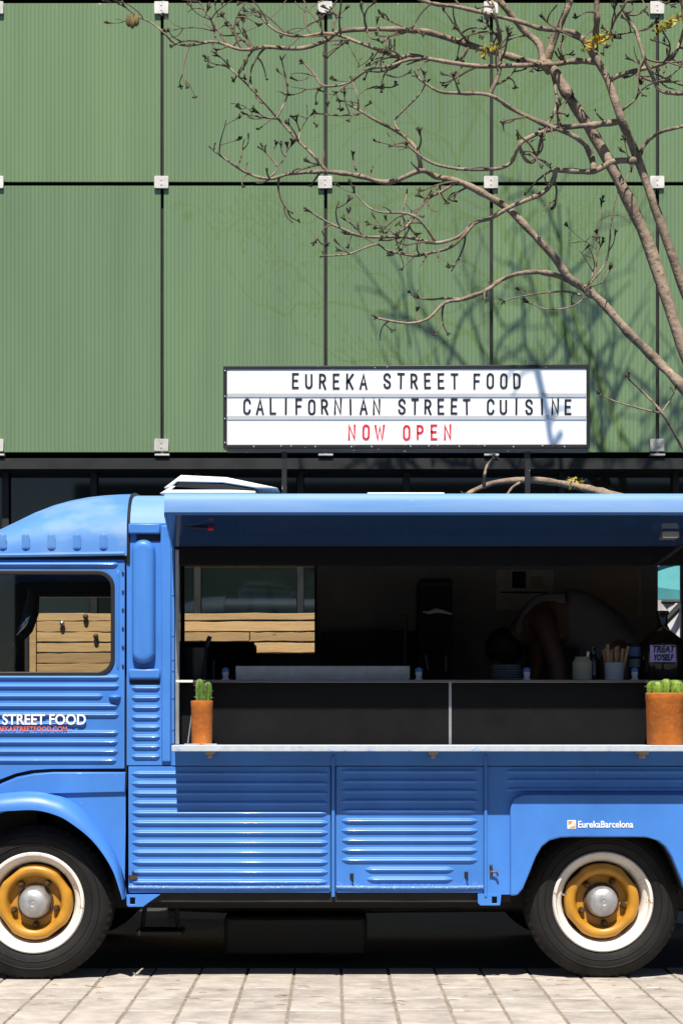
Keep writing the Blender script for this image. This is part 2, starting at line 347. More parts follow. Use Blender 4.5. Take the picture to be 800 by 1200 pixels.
# ------------------------------------------------------------------ ground
def sheet(name, x0, x1, y0, y1, z, m):
    me = MB(); me.v = [(x0, y0, z), (x1, y0, z), (x1, y1, z), (x0, y1, z)]; me.f = [(0, 1, 2, 3)]
    o = me.build(name, m); o['kind'] = 'structure'; return o
ground = sheet('ground', -400, 400, -400, 400, -0.012, 'pave')
M['shade_dark'] = mat('shade_dark', (0.045, 0.045, 0.046), 0.85, vary=0.2, nscale=20, bump=0.5, bscale=120)
shade_ground = sheet('shade_ground', -60, 60, .30, 4.4, -0.006, 'shade_dark')  # dark ground colour stands in for the deep shade under the truck
pavement = sheet('pavement', -2.35, 2.45, -1.53, .296, -0.005, 'joint')
TS = 0.207; TY = 0.33
tile_meshes = []
for k in range(5):
    b = MB(); g = 0.0055; hs = TS / 2 - g; gy_ = 0.008; c = 0.003
    jz = [rnd.uniform(-.0015, .0015) for _ in range(4)]; jx = [rnd.uniform(-.0012, .0012) for _ in range(8)]
    hy = TY / 2 - gy_; cs = [(-hs, -hy), (hs, -hy), (hs, hy), (-hs, hy)]
    bot = [(x + jx[i], y + jx[i + 4], -0.02) for i, (x, y) in enumerate(cs)]
    mid = [(x + jx[i], y + jx[i + 4], jz[i] - c) for i, (x, y) in enumerate(cs)]
    top = [(x * (1 - c / hs) + jx[i], y * (1 - c / hs) + jx[i + 4], jz[i]) for i, (x, y) in enumerate(cs)]
    b.grid([bot, mid, top], closed=True); o = len(b.v) - 4; b.f.append((o, o + 1, o + 2, o + 3))
    t = b.build('paving_tile', 'tile', ang=20); tile_meshes.append(t.data); bpy.data.objects.remove(t)
for r in range(6):
    for c in range(23):
        t = bpy.data.objects.new('paving_tile', rnd.choice(tile_meshes)); COL.objects.link(t); t.parent = pavement
        t.location = (0.033 + (c - 10.5) * TS + rnd.uniform(-.001, .001), .13 + (r - 4.5) * TY + rnd.uniform(-.001, .001), rnd.uniform(-.0015, .001))
        t.rotation_euler = (0, 0, rnd.choice((0, math.pi)) + rnd.uniform(-.006, .006))
# dry bits of straw blown against the truck
st = MB()
for i in range(60):
    x = rnd.uniform(-1.5, 1.6); y = rnd.uniform(-.75, .1); a = rnd.gauss(0, .35); L = rnd.uniform(.015, .07)
    st.tube([(x, y, .003), (x + L * .5 * math.cos(a), y + L * .5 * math.sin(a) + rnd.uniform(-.003, .003), .005), (x + L * math.cos(a), y + L * math.sin(a), .003)], [.0008, .0012, .0006], 4)
M['straw'] = mat('dry straw', (0.30, 0.17, 0.09), 0.9, vary=0.3)
tag(st.build('dry_straw', 'straw'), 'dry brown twigs and straw scattered on the pavement tiles', 'straw', kind='stuff')

# ------------------------------------------------------------------ building behind
FD = 9.0; fy = FD - DV
bld = empty('glass_building', 'building clad in green ribbed glass panels above dark glazing', 'building', loc=(0, 0, 0))
JX = [-388, -196, -3, 190, 381.5, 575.5, 770, 963, 1156]
rows = [(530, 217.2), (212.8, 3), (-8, -215)]
panel_mesh = {}
gx = 1.9
for (zb, zt) in rows:
    for i in range(len(JX) - 1):
        x0, x1 = X(JX[i] + gx, FD), X(JX[i + 1] - gx, FD); z0, z1 = Z(zb, FD), Z(zt, FD)
        key = (round(x1 - x0, 4), round(z1 - z0, 4))
        o = MB().box(-(x1 - x0) / 2, (x1 - x0) / 2, 0, .02, 0, z1 - z0).build('glass_panel', 'panel', bld, bevel=.002)
        o.location = ((x0 + x1) / 2, fy, z0); o.rotation_euler = (rnd.uniform(-.0025, .0025), 0, rnd.uniform(-.0025, .0025))
# clips at the corners of the panels
def clip_mesh():
    w_, h_ = 8.3 * U(FD), 7.2 * U(FD)
    b = MB().plate([rrect(-w_, w_, -h_, h_, .006, 2)], -.022, -.006)
    for z in (-.016, .016): b.lathe([(0.0001, -.027), (.005, -.026), (.005, -.02)], (0, 0, z), 'y', 8)
    b.box(-.012, .012, -.006, .12, -.012, .012)
    return b
cm = clip_mesh().build('panel_clip', 'clip', bld, bevel=.003); first = True
for jx in JX[1:-1]:
    for py in (9.5, 214, 522, -205):
        o = cm if first else cm.copy()
        if not first: COL.objects.link(o)
        first = False
        o.location = (X(jx, FD) - .004, fy, Z(py, FD)); o.rotation_euler = (0, rnd.uniform(-.02, .02), 0)
    P('clip_foot', MB().box(X(jx - 8.5, FD), X(jx + 8.5, FD), fy - .02, fy + .05, Z(534, FD), Z(532, FD)).box(X(jx - 1.5, FD), X(jx + 1.5, FD), fy, fy + .02, Z(533, FD), Z(524, FD)), 'clip', bld)
P('backing_wall', MB().box(X(-388, FD), X(1156, FD), fy + .25, fy + .4, Z(528, FD), Z(-230, FD)), 'gap', bld)
for jx in JX: P('mullion', MB().box(X(jx, FD) - .02, X(jx, FD) + .02, fy + .05, fy + .25, Z(530, FD), Z(-220, FD)), 'frame', bld)
# dark glazing below the panels
GD = 9.25; gy = GD - DV
mul = [-390, -250, -110, 8, 111, 232, 352, 476, 657, 790, 930, 1060, 1160]
P('soffit', MB().box(X(-390, GD), X(1160, GD), fy + .0, gy + .4, Z(531.5, FD) - .10, Z(531.5, FD) - .03), 'frame', bld)
P('transom', MB().box(X(-390, GD), X(1160, GD), gy - .08, gy + .05, Z(552, GD), Z(541, GD)), 'frame', bld)
for a, b in zip(mul[:-1], mul[1:]):
    P('mullion', MB().box(X(a - 4, GD), X(a + 4, GD), gy - .06, gy + .05, 0, Z(552.2, GD)), 'frame', bld, bevel=.004)
    o = P('window_pane', MB().box(X(a + 4, GD), X(b - 4, GD), gy - .012, gy, .05, Z(552.5, GD)), 'darkglass', bld)
    P('window_pane', MB().box(X(a + 4, GD), X(b - 4, GD), gy - .012, gy, Z(540.5, GD), Z(520, GD)), 'greenglass', bld)
    o.rotation_euler = (rnd.uniform(-.001, .001), 0, rnd.uniform(-.0015, .0015))
P('plinth', MB().box(X(-390, GD), X(1160, GD), gy - .10, gy + .1, -.01, .049), 'frame', bld)
for (a, b, c, d) in ((367, 379, 550, 600), (607.5, 612, 530, 600)):
    P('glass_fin', MB().box(X(a, GD), X(b, GD), gy - .2, gy - .17, Z(d, GD), Z(c, GD)), 'greenglass2', bld) if False else None
P('return_wall', MB().box(X(-392, GD) - .3, X(-392, GD), fy, fy + 6, 0, Z(-230, FD)), 'frame', bld)
P('return_wall', MB().box(X(1160, GD), X(1160, GD) + .3, fy, fy + 6, 0, Z(-230, FD)), 'frame', bld)
P('roof_slab', MB().box(X(-392, GD) - .3, X(1160, GD) + .3, fy - .05, fy + 6, Z(-232, FD), Z(-245, FD)), 'frame', bld)
P('rear_wall', MB().box(X(-392, GD), X(1160, GD), fy + 5.8, fy + 6, 0, Z(-230, FD)), 'gap', bld)

# ------------------------------------------------------------------ unseen buildings added behind the camera: block low sky, give the glazing its reflections
M['stone'] = mat('unseen building grey stone', (0.26, 0.24, 0.22), 0.8, vary=0.15, nscale=1.5)
M['unseen_winglass'] = mat('unseen building dark window', (0.02, 0.022, 0.025), 0.08, vary=0.1)
wm0 = fm0 = None
for (x0, x1, ht, lab) in ((-38, -9.0, 6.0, 'unseen long stone building added behind the camera, left of the gap'), (-5.2, 38, 5.6, 'unseen lower stone building added behind the camera, right of the gap')):
    ac = empty('unseen_building', lab, 'building', loc=(0, -24, 0))
    P('unseen_wall', MB().box(x0, x1, -8, 0, 0, ht), 'stone', ac); P('unseen_cornice', MB().box(x0 - .3, x1 + .3, -8.3, .4, ht, ht + .5), 'stone', ac, bevel=.05)
    x_ = x0 + 2.2
    while x_ < x1 - 1:
        for z_ in (.7, 3.3):
            if wm0 is None:
                wm0 = MB().box(-.6, .6, -.02, .03, 0, 2.0).build('window', 'unseen_winglass'); fm0 = MB().plate([rrect(-.72, .72, -.12, 2.12, .01, 1), rrect(-.6, .6, 0, 2.0, .01, 1)[::-1]], -.0, .08).build('window_frame', 'stone'); a_, f_ = wm0, fm0  # window and frame of the added unseen buildings
            else:
                a_, f_ = wm0.copy(), fm0.copy(); COL.objects.link(a_); COL.objects.link(f_)
            a_.parent = ac; f_.parent = a_; a_.location = (x_, 0.012, z_)
        x_ += 3.4
# ------------------------------------------------------------------ tree
tree = empty('bare_tree', 'bare pale barked tree with knobbly budding branches in front of the green facade', 'tree', loc=(X(905, 7.3), 2.8, 0))
TO = Vector(tree.location)
def WT(a, b, D): return W(a, b, D - .3)
twigs, buds, leaves = MB(), MB(), MB()
tips = []; nodes = []
def branch(pts, D0, D1, r0, r1, name='branch', m='bark', tip=True, n=8, k=4, jit=1.3, wob=0.09):
    """polyline of photo positions turned into a limb of real thickness between depths D0 and D1"""
    q = []
    N = len(pts)
    for i, p in enumerate(pts):
        t = i / (N - 1); q.append((p[0] + rnd.uniform(-jit, jit), p[1] + rnd.uniform(-jit, jit), D0 + (D1 - D0) * t + (rnd.uniform(-wob, wob) if 0 < i < N - 1 else 0), r0 + (r1 - r0) * t ** .8))
    s = spline(q, k); wp = [WT(a, b, d) - TO for a, b, d, r in s]; rr = [max(.5, r * (.66 if name == 'trunk' else .76) * (1 + .08 * math.sin(i * 1.7) + rnd.uniform(-.07, .08) + (rnd.uniform(.12, .3) if rnd.random() < .10 else 0))) * U(d) for i, (a, b, d, r) in enumerate(s)]
    o = P(name, MB().tube(wp, rr, n), m, tree, ang=60)
    for i in range(2, len(s), 2): nodes.append((s[i], (s[i][0] - s[i - 1][0], s[i][1] - s[i - 1][1])))
    if tip: cluster(s[-1], (s[-1][0] - s[-3][0], s[-1][1] - s[-3][1]))
    return o
def cluster(s, d, size=1.0):
    x, y, D = s[0], s[1], s[2]; L0 = math.hypot(*d) or 1; d = (d[0] / L0, d[1] / L0)
    for i in range(rnd.randint(3, 5)):
        a = rnd.gauss(0, .7); L = rnd.uniform(2.5, 7) * size
        dx, dy = d[0] * math.cos(a) - d[1] * math.sin(a), d[0] * math.sin(a) + d[1] * math.cos(a)
        o = rnd.uniform(-5, 2)
        p0 = WT(x + d[0] * o, y + d[1] * o, D) - TO; p1 = WT(x + dx * L * .6, y + dy * L * .6 - 1, D + rnd.uniform(-.03, .03)) - TO; p2 = WT(x + dx * L, y + dy * L - 2, D + rnd.uniform(-.04, .04)) - TO
        u = U(D); buds.tube([p0, p1, p2], [.9 * u, .75 * u, 1.05 * u], 5)
def twig(s, ang, L, r, D=None, sub=True):
    x, y, D = s[0], s[1], s[2]; pts = [(x, y, D, r)]; a = ang; n = 5; dd = rnd.uniform(-.2, .2); bend = rnd.uniform(-.28, .28)
    for i in range(n):
        a += bend + rnd.uniform(-.15, .15); x += math.cos(a) * L / n; y += math.sin(a) * L / n; D += dd / n; pts.append((x, y, D, r * (1 - .5 * (i + 1) / n)))
    s2 = spline(pts, 3); u = U(D)
    twigs.tube([WT(*q[:3]) - TO for q in s2], [max(.45, q[3]) * u for q in s2], 5)
    cluster(s2[-1], (math.cos(a), math.sin(a)), rnd.uniform(.5, .85)) if rnd.random() < .75 and y > -20 else None
    if sub and L > 26:
        for j in range(rnd.randint(1, 2)): twig(s2[rnd.randint(4, len(s2) - 3)], a + rnd.choice((-1, 1)) * rnd.uniform(.5, 1.1), L * rnd.uniform(.3, .55), r * .75, sub=False)
DT = 7.6
# trunks (their feet stand right of the picture)
branch([(905, 1075), (903, 950), (893, 780), (868, 620), (838, 500), (800, 405), (760, 290), (725, 214), (696, 160), (668, 116), (652, 88), (640, 72)], 7.6, 7.6, 14.5, 7.6, 'trunk', tip=False, n=14)
for o in [o for o in tree.children if o.name.startswith('trunk')]: pass
branch([(893, 780), (868, 590), (836, 440), (800, 332), (768, 248), (744, 180), (728, 140), (712, 96), (696, 64)], 7.6, 7.45, 10.5, 6.2, 'trunk', tip=False, n=12)
branch([(868, 600), (835, 505), (800, 456), (768, 420), (736, 388), (708, 356), (688, 340), (668, 326), (648, 300), (628, 276), (596, 246), (564, 226), (536, 212), (512, 206), (494, 200), (455, 212), (421, 206), (387, 202), (365, 202), (339, 204), (316, 208), (290, 202), (267, 189), (249, 176)], 7.6, 7.5, 9, 1.4)
branch([(640, 72), (652, 36), (668, 0), (676, -60), (668, -150), (690, -260)], 7.6, 7.5, 6.5, 3)
branch([(646, 84), (636, 72), (632, 52), (612, 32), (588, 4), (560, -30), (520, -60), (470, -110)], 7.6, 7.7, 7, 2.5)
branch([(696, 64), (684, 48), (672, 38), (632, 32), (608, 24), (540, 8), (504, 4), (460, -12), (400, -20)], 7.45, 7.3, 5, 1.8)
branch([(696, 64), (697, 40), (698, 24), (698, 0), (704, -60), (690, -140), (720, -260)], 7.45, 7.3, 5.5, 2.5)
branch([(688, 340), (680, 336), (648, 322), (616, 318), (588, 328), (568, 342), (540, 350), (520, 356), (500, 374), (477, 379), (440, 371)], 7.58, 7.3, 4.6, 1.6)
branch([(540, 350), (522, 350), (504, 352), (488, 350)], 7.45, 7.45, 2.2, 1.2)
branch([(744, 188), (720, 190), (696, 200), (670, 201), (648, 198)], 7.55, 7.5, 5, 4, tip=False)
branch([(648, 198), (649, 208), (636, 224), (600, 242), (576, 254), (556, 262), (536, 276), (512, 284), (490, 280), (470, 277), (425, 277), (399, 268), (380, 259), (361, 246)], 7.5, 7.35, 4, 1.5)
branch([(724, 142), (696, 146), (668, 148), (640, 152), (616, 162), (608, 172), (596, 192), (576, 198), (536, 198), (504, 188), (480, 172)], 7.5, 7.3, 4.6, 1.8)
branch([(608, 172), (614, 186), (626, 190), (633, 170), (638, 152), (648, 132), (652, 112), (646, 80)], 7.4, 7.6, 2.6, 2.2, tip=False)
branch([(702, 72), (676, 71), (648, 74), (600, 76), (560, 76), (520, 72), (480, 64), (470, 67), (425, 52), (399, 41), (380, 38), (350, 41), (324, 36), (307, 22)], 7.5, 7.3, 4.6, 1.4)
branch([(640, 78), (600, 66), (552, 52), (504, 38), (480, 34), (459, 34), (402, 37), (380, 47), (350, 56), (312, 54), (282, 58), (252, 49), (222, 52), (203, 48), (190, 37), (176, 26), (160, 18), (146, 7)], 7.6, 7.2, 5.5, .9)
branch([(252, 49), (250, 36), (247, 22), (234, 2)], 7.25, 7.2, 1.6, 1.2)
branch([(384, 201), (366, 182), (350, 165), (324, 137), (294, 105), (269, 79)], 7.52, 7.4, 2.8, 1.4)
branch([(324, 137), (335, 112), (336, 94), (329, 71)], 7.47, 7.45, 1.7, 1.1)
branch([(326, 138), (308, 138), (286, 133)], 7.47, 7.5, 1.5, 1.0)
branch([(350, 165), (351, 152), (346, 142)], 7.5, 7.5, 1.3, .9)
branch([(316, 208), (324, 196), (308, 176)], 7.5, 7.48, 1.4, 1.0)
branch([(494, 200), (489, 176), (470, 156), (440, 142), (414, 124)], 7.5, 7.4, 3.6, 1.6)
branch([(466, 152), (462, 139), (489, 112), (500, 98)], 7.45, 7.5, 1.6, 1.1)
branch([(421, 127), (418, 112), (414, 97)], 7.42, 7.45, 1.3, .9)
branch([(421, 133), (396, 135), (371, 133)], 7.42, 7.45, 1.6, 1.1)
branch([(520, 72), (500, 68), (477, 71), (455, 76), (432, 81), (406, 96), (380, 99), (368, 88), (357, 75)], 7.45, 7.4, 2.8, 1.3)
branch([(512, 284), (495, 262), (477, 251), (440, 247), (414, 225)], 7.4, 7.3, 2.2, 1.2)
branch([(536, 212), (515, 226), (500, 234), (480, 262), (462, 274)], 7.5, 7.4, 2.4, 1.6, tip=False)
branch([(556, 262), (530, 288), (500, 298), (485, 300), (455, 294), (440, 285), (410, 298), (380, 300)], 7.45, 7.3, 2.4, 1.2)
branch([(477, 221), (475, 236), (466, 262)], 7.45, 7.4, 1.4, 1.0)
branch([(696, 200), (692, 180), (676, 160), (636, 144), (600, 128), (572, 110), (540, 110), (512, 106), (488, 88)], 7.5, 7.3, 4.8, 1.8)
branch([(572, 110), (584, 84), (586, 60), (586, 40), (578, 10), (574, -20), (560, -80)], 7.4, 7.3, 3.2, 2)
branch([(712, 96), (726, 88), (740, 84), (776, 74), (790, 62), (797, 48), (802, 30), (815, -10)], 7.45, 7.3, 4.2, 2.4)
branch([(750, 182), (756, 168), (766, 158), (780, 152), (805, 145), (840, 120)], 7.5, 7.3, 3.2, 2.2)
branch([(724, 132), (744, 116), (748, 96), (750, 76)], 7.5, 7.4, 1.9, 1.2)
branch([(728, 4), (740, 28), (744, 36), (756, 68), (764, 92), (772, 104), (784, 108), (805, 106), (830, 90)], 7.3, 7.3, 2.4, 3)
branch([(700, 40), (712, 40), (722, 22), (734, 0), (750, -50)], 7.45, 7.3, 2.2, 1.6)
branch([(690, 334), (708, 308), (714, 280), (716, 264), (724, 224), (740, 200)], 7.6, 7.5, 1.9, .8)
branch([(692, 332), (697, 300), (700, 280), (704, 236)], 7.6, 7.65, 1.4, .6)
branch([(690, 334), (704, 330), (714, 316)], 7.6, 7.5, 1.2, .8)
branch([(686, 346), (670, 358), (640, 362), (615, 354)], 7.6, 7.5, 1.2, .8)
branch([(680, 345), (660, 340), (620, 346), (590, 352)], 7.6, 7.5, 1.7, .9)
branch([(850, 600), (820, 560), (800, 528), (776, 484), (756, 462), (736, 444)], 7.6, 7.3, 3.4, 1.2)
branch([(776, 484), (750, 478), (736, 476), (720, 470), (704, 462)], 7.45, 7.3, 1.6, 1.0)
branch([(776, 482), (783, 470), (790, 459)], 7.45, 7.5, 1.2, .8)
# low limb seen in the gap between the sign and the truck roof
branch([(872, 640), (810, 602), (760, 590), (720, 583), (690, 574), (660, 567), (625, 563), (585, 564), (562, 571), (545, 580)], 7.6, 7.1, 9, 3.2)
branch([(568, 569), (568, 556), (571, 545), (577, 536)], 7.15, 7.1, 2.6, 1.6)
branch([(607, 565), (600, 571), (592, 580)], 7.2, 7.1, 2.2, 1.6, tip=False)
# upper crown beyond the top of the picture
top = [((560, -30), -2.5, 190), ((470, -110), -2.2, 150), ((676, -60), -1.2, 190), ((668, -150), -2.4, 240), ((690, -260), -1.7, 200), ((690, -140), -.8, 220), ((720, -260), -1.2, 190), ((704, -60), -2.7, 260), ((690, -200), -2.9, 300), ((560, -80), -1.9, 180), ((700, -100), -.3, 260), ((815, -10), -1.2, 200), ((840, 120), -.9, 200), ((690, -230), -2.5, 200)]
for (p, a, L) in top:
    pts = [p]; x, y = p
    for i in range(5):
        a += rnd.uniform(-.3, .3); x += math.cos(a) * L / 5; y += math.sin(a) * L / 5; pts.append((x, y))
    D1 = 7.4 + rnd.uniform(-.5, .4); branch(pts, 7.4, D1, rnd.uniform(3.6, 5.4), 2.0, k=4, tip=False)
    for j in (2, 3, 4):
        a2 = a + rnd.choice((-1, 1)) * rnd.uniform(.5, 1.2); q = [pts[j]]; x, y = pts[j]
        for i in range(3): a2 += rnd.uniform(-.3, .3); x += math.cos(a2) * L / 7; y += math.sin(a2) * L / 7; q.append((x, y))
        branch(q, 7.4 + (D1 - 7.4) * j / 5, D1, 2.8, 1.2, k=4, tip=False)
# a limb reaching over the truck, above the picture; it throws its shadow on the sign
def over(pts, r0, r1, D=5.5, t=2.6):
    out = [W(a, b, D) + SUNV * t for a, b in pts]; return out
ov = over([(646, 528), (640, 492), (633, 462), (627, 438), (616, 424)], 0, 0)
lim = [WT(720, -260, 7.3), WT(690, -330, 6.6), WT(640, -330, 5.2)] + [ov[4] + Vector((0, 0, .15))] + ov[::-1] + [ov[0] + Vector((.05, .1, -.12))]
s = spline([tuple(p) for p in lim], 5); P('branch', MB().tube([Vector(q) - TO for q in s], [.024 - .012 * i / len(s) for i in range(len(s))], 8), 'bark', tree, ang=60)
for a in ([(630, 438), (612, 430), (598, 446), (590, 458)], [(627, 440), (612, 446), (606, 462), (600, 475)], [(640, 494), (650, 491), (658, 488), (668, 492)], [(643, 510), (650, 496), (654, 490)]):
    s = spline([tuple(p) for p in over(a, 0, 0)], 4); twigs.tube([Vector(q) - TO for q in s], [.008 - .004 * i / len(s) for i in range(len(s))], 5)
# twigs along the limbs
cand = [n_ for n_ in nodes if n_[0][3] < 5.5 and -15 < n_[0][1] < 420]
for i in range(270):
    sn, d = rnd.choice(cand)
    if (sn[0] > 540 and sn[1] > 90 and rnd.random() < .6) or (sn[1] > 300 and rnd.random() < .5): continue
    a = math.atan2(d[1], d[0]) + rnd.choice((-1, 1)) * rnd.uniform(.4, 1.2)
    twig(sn, a, rnd.uniform(10, 60) * (1.0 if sn[1] < 120 else .8), min(1.5, sn[3] * .6))
cand = [n_ for n_ in nodes if n_[0][3] < 6 and n_[0][1] <= -15]
for i in range(150):
    sn, d = rnd.choice(cand); twig(sn, math.atan2(d[1], d[0]) + rnd.choice((-1, 1)) * rnd.uniform(.3, 1.1), rnd.uniform(40, 110), min(1.4, sn[3] * .6))
# leftover yellow leaflets
def leafcluster(x, y, D, n, sp, dirx=1):
    for i in range(n):
        t = rnd.uniform(-1, 1); cx = x + t * sp + rnd.gauss(0, 2); cy = y - t * sp * .45 * dirx + rnd.gauss(0, 3.2); c = WT(cx, cy, D + rnd.uniform(-.05, .05)) - TO
        L = rnd.uniform(3, 6) * U(D); e1 = Vector((rnd.gauss(0, 1), rnd.gauss(0, 1), rnd.gauss(0, 1))).normalized() * L; e2 = Vector((rnd.gauss(0, 1), rnd.gauss(0, 1), rnd.gauss(0, 1))).cross(e1).normalized() * L * .35
        leaves.add([c - e1, c + e2, c + e1, c - e2], [(0, 1, 2), (0, 2, 3)])
leafcluster(700, 47, 7.3, 75, 15); leafcluster(783, 27, 7.2, 60, 16); leafcluster(572, 58, 7.35, 26, 12); leafcluster(676, 565, 7.0, 20, 11, 0)
tag(P('twigs', twigs, 'twig', tree, ang=60), kind='stuff'); tag(P('buds', buds, 'bud', tree, ang=60), kind='stuff')
tag(P('leaves', leaves, 'leaf_y', tree, recalc=False), kind='stuff')
# dry seed pod hanging at the tip of the longest branch
pod = MB()
for (dx, dz, ax) in ((0, 0, 0), (-.020, .01, .8), (.022, .012, -.8)):
    c = WT(155, 25, 7.2) - TO + Vector((dx, 0, dz)); pod.lathe([(.001, -.04), (.014, -.025), (.018, 0), (.010, .022), (.002, .036)], c, 'z', 8)
pod.tube([WT(160, 18, 7.2) - TO, WT(157, 14, 7.2) - TO, WT(155, 22, 7.2) - TO], .004, 5)
P('seed_pod', pod, 'pod', tree)
# ------------------------------------------------------------------ food truck
van = empty('food_truck', 'blue corrugated vintage food truck with open serving hatch and ochre wheels', 'food truck')
WD = 2.0                                   # width of the truck
def V(name, mb, m, **k): return P(name, mb, m, van, **k)
RIB = 3.6 / 275; RH = .0125
# --- cab roof: lofted dome
def zs(p):   # outline of the cab roof along the truck (photo px -> photo py)
    k = [(-230, 760), (-190, 715), (-140, 683), (-70, 648), (-30, 629), (0, 613), (20, 601), (40, 591), (60, 584), (80, 579), (100, 576), (125, 574), (149, 573.5)]
    for a, b in zip(k[:-1], k[1:]):
        if a[0] <= p <= b[0]: return a[1] + (b[1] - a[1]) * (p - a[0]) / (b[0] - a[0])
    return k[-1][1]
rowsR = []
xs_ = [-230, -215, -195, -170, -145, -120, -95, -70, -50, -30, -10, 10, 30, 50, 70, 90, 110, 130, 149]
ZB = Z(651)
for p in xs_:
    zt = H + (845 - zs(p)) * U(4.8) + .012; zb = min(ZB, zt - .07) ; r = []
    for i in range(33):
        t = -1 + 2 * i / 32; ang_ = math.copysign(abs(t) ** .75, t) * math.pi / 2
        cy = math.copysign(abs(math.sin(ang_)) ** .60, ang_); cz = abs(math.cos(ang_)) ** .66
        r.append((X(p), WD / 2 + cy * (WD / 2 - .004), zb + cz * (zt - zb)))
    rowsR.append(r)
roof = V('cab_roof', MB().grid(rowsR), 'blue_roof', ang=60)
for p in (3, 30, 60, 90, 121):
    P('roof_nub', MB().rib(Z(644), Z(625), X(p), .017, .0045, .0, .012, True), 'blue_roof', roof)
V('drip_rail', MB().tube([(X(-160), -.012, Z(655)), (X(-20), -.014, Z(651.5)), (X(146), -.014, Z(649))], .009, 8), 'blue_roof')
V('door_gap_strip', MB().box(X(-140), X(145), .02, .03, Z(658), Z(650)), 'seal')
V('roof_seam', MB().tube([(X(150.5), y, z) for (y, z) in [(-.003, Z(660)), (-.003, 1.9), (.0, 1.955), (.018, 1.997), (.045, 2.032), (.09, 2.068), (.16, 2.092), (.3, 2.11), (.6, 2.128)]], .007, 8), 'seal')
# --- body roof: swept section
sec = [(0.0, Z(613)), (.006, Z(609)), (.018, 1.992), (.045, 2.028), (.09, 2.062), (.16, 2.084), (.30, 2.104), (.6, 2.122), (1.0, 2.13)]
sec = sec + [(WD - a, b) for a, b in sec[-2::-1]]
V('body_roof', MB().grid([[(X(p), a, b) for a, b in sec] for p in (151, 200, 300, 500, 700, 900, 1012)]), 'blue_fade', ang=50)
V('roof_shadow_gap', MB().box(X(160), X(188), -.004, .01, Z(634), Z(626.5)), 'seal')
# --- post between the door and the hatch
b = MB().plate([[(X(148.5), Z(897)), (X(204), Z(897)), (X(204), Z(613)), (X(148.5), Z(613))]], 0, .02)
for zc in (806.5, 818, 829.5, 841, 852.5, 864, 875.5, 887): b.rib(X(154), X(188), Z(zc), RIB, RH, 0, .02)
V('side_post', b, 'blue')
cw = MB(); lv = [rrect(X(155) + e, X(182) - e, Z(778) + e, Z(633) - e, .047 - e, 8) for e in (0, 0, .003, .009, .018, .030)]
cw.grid([[(a, y, c_) for a, c_ in lp] for lp, y in zip(lv, (0, -.018, -.030, -.040, -.045, -.047))], closed=True); o_ = len(cw.v) - len(lv[0]); cw.f.append(tuple(range(o_, len(cw.v))))
V('vent_cowl', cw, 'blue', ang=60)
V('ledge', MB().box(X(151), X(188), -.026, 0, Z(626), Z(614)), 'blue', bevel=.006)
V('ledge', MB().box(X(151), X(188), -.020, 0, Z(796), Z(784)), 'blue', bevel=.008)
V('ledge_seam', MB().box(X(152), X(187), -.002, .005, Z(802), Z(797.4)), 'seal')
V('corner_trim', MB().box(X(189.5), X(200.5), -.014, 0, Z(893), Z(616)), 'blue', bevel=.005)
V('corner_trim', MB().box(X(201), X(204.5), -.006, 0, Z(872), Z(640)), 'blue', bevel=.002)
rv = MB().lathe([(.0001, -.010), (.004, -.009), (.0055, -.005)], (0, 0, 0), 'y', 8)
for i, zc in enumerate((697, 745, 773, 786, 818, 855)):
    q = MB().add([(x + X(202.8), y, z + Z(zc)) for x, y, z in rv.v], rv.f); V('rivet', q, 'blue')
V('jamb', MB().box(X(205.2), X(209.8), -.002, .05, Z(872), Z(644)), 'alu', bevel=.002)
# --- cab door
door_out = px([(-158, 700), (-146, 656), (146, 656), (146, 901), (60, 901.5), (36, 903), (18, 907), (0, 914), (-30, 932), (-62, 950), (-120, 950), (-158, 900)])
win = rrect(X(-134), X(132), Z(790), Z(671), X(409) - X(391), 8)
d = MB().plate([door_out, win[::-1]], 0, .025)
for (zc, e) in ((794, 140), (804.5, 140), (816, 121), (827.5, 139), (838, 139.5), (848.5, 101.5), (859, 139), (870, 138.5), (881, 138.5), (891.5, 137)):
    d.rib(X(-120), X(e), Z(zc), RIB, RH, 0, .02)
d.rib(X(-138), X(138.5), Z(661.5), 4.2 / 275, .013, 0, .02)
d.rib(Z(786), Z(668), X(138.3), 2.6 / 275, .007, 0, .02, True)
door = V('door', d, 'blue', bevel=.0025)
P('door_handle', MB().add([(X(134.5) + a * .027, -.030 * max(0, c_) - .0, Z(817) + b_ * .011) for a, b_, c_ in [(math.cos(t) * math.cos(e), math.sin(t) * math.cos(e), math.sin(e)) for e in (0, .5, 1.0, 1.45) for t in [2 * math.pi * k / 16 for k in range(16)]]],
  [(i * 16 + k, i * 16 + (k + 1) % 16, (i + 1) * 16 + (k + 1) % 16, (i + 1) * 16 + k) for i in range(3) for k in range(16)] + [tuple(range(48, 64))]), 'blue', door, ang=60)
ho = rrect(X(-137), X(134.6), Z(792.6), Z(668.4), X(411) - X(391), 8)
hi = rrect(X(-131), X(129.8), Z(787.5), Z(673.5), X(407) - X(391), 8)
P('window_seal', MB().plate([ho, hi[::-1]], -.006, .018), 'seal', door, bevel=.003)
P('window_pane', MB().plate([rrect(X(-134), X(132), Z(790), Z(671), .06, 6)], .008, .012), 'glass', door)
for zc in (671, 693, 714, 736, 758, 780):
    q = MB().add([(x + X(144), y, z + Z(zc)) for x, y, z in rv.v], rv.f); P('rivet', q, 'nut', door)
text('EUREKA STREET FOOD', .062, 'letter_w', (X(101.5), -.0135, Z(849.0)), door, 'lettering', .90, .0014, .001, 'RIGHT')
text('EUREKASTREETFOOD.COM –', .028, 'letter_o', (X(85), -.0135, Z(857)), door, 'lettering', .95, .0003, .001, 'RIGHT')
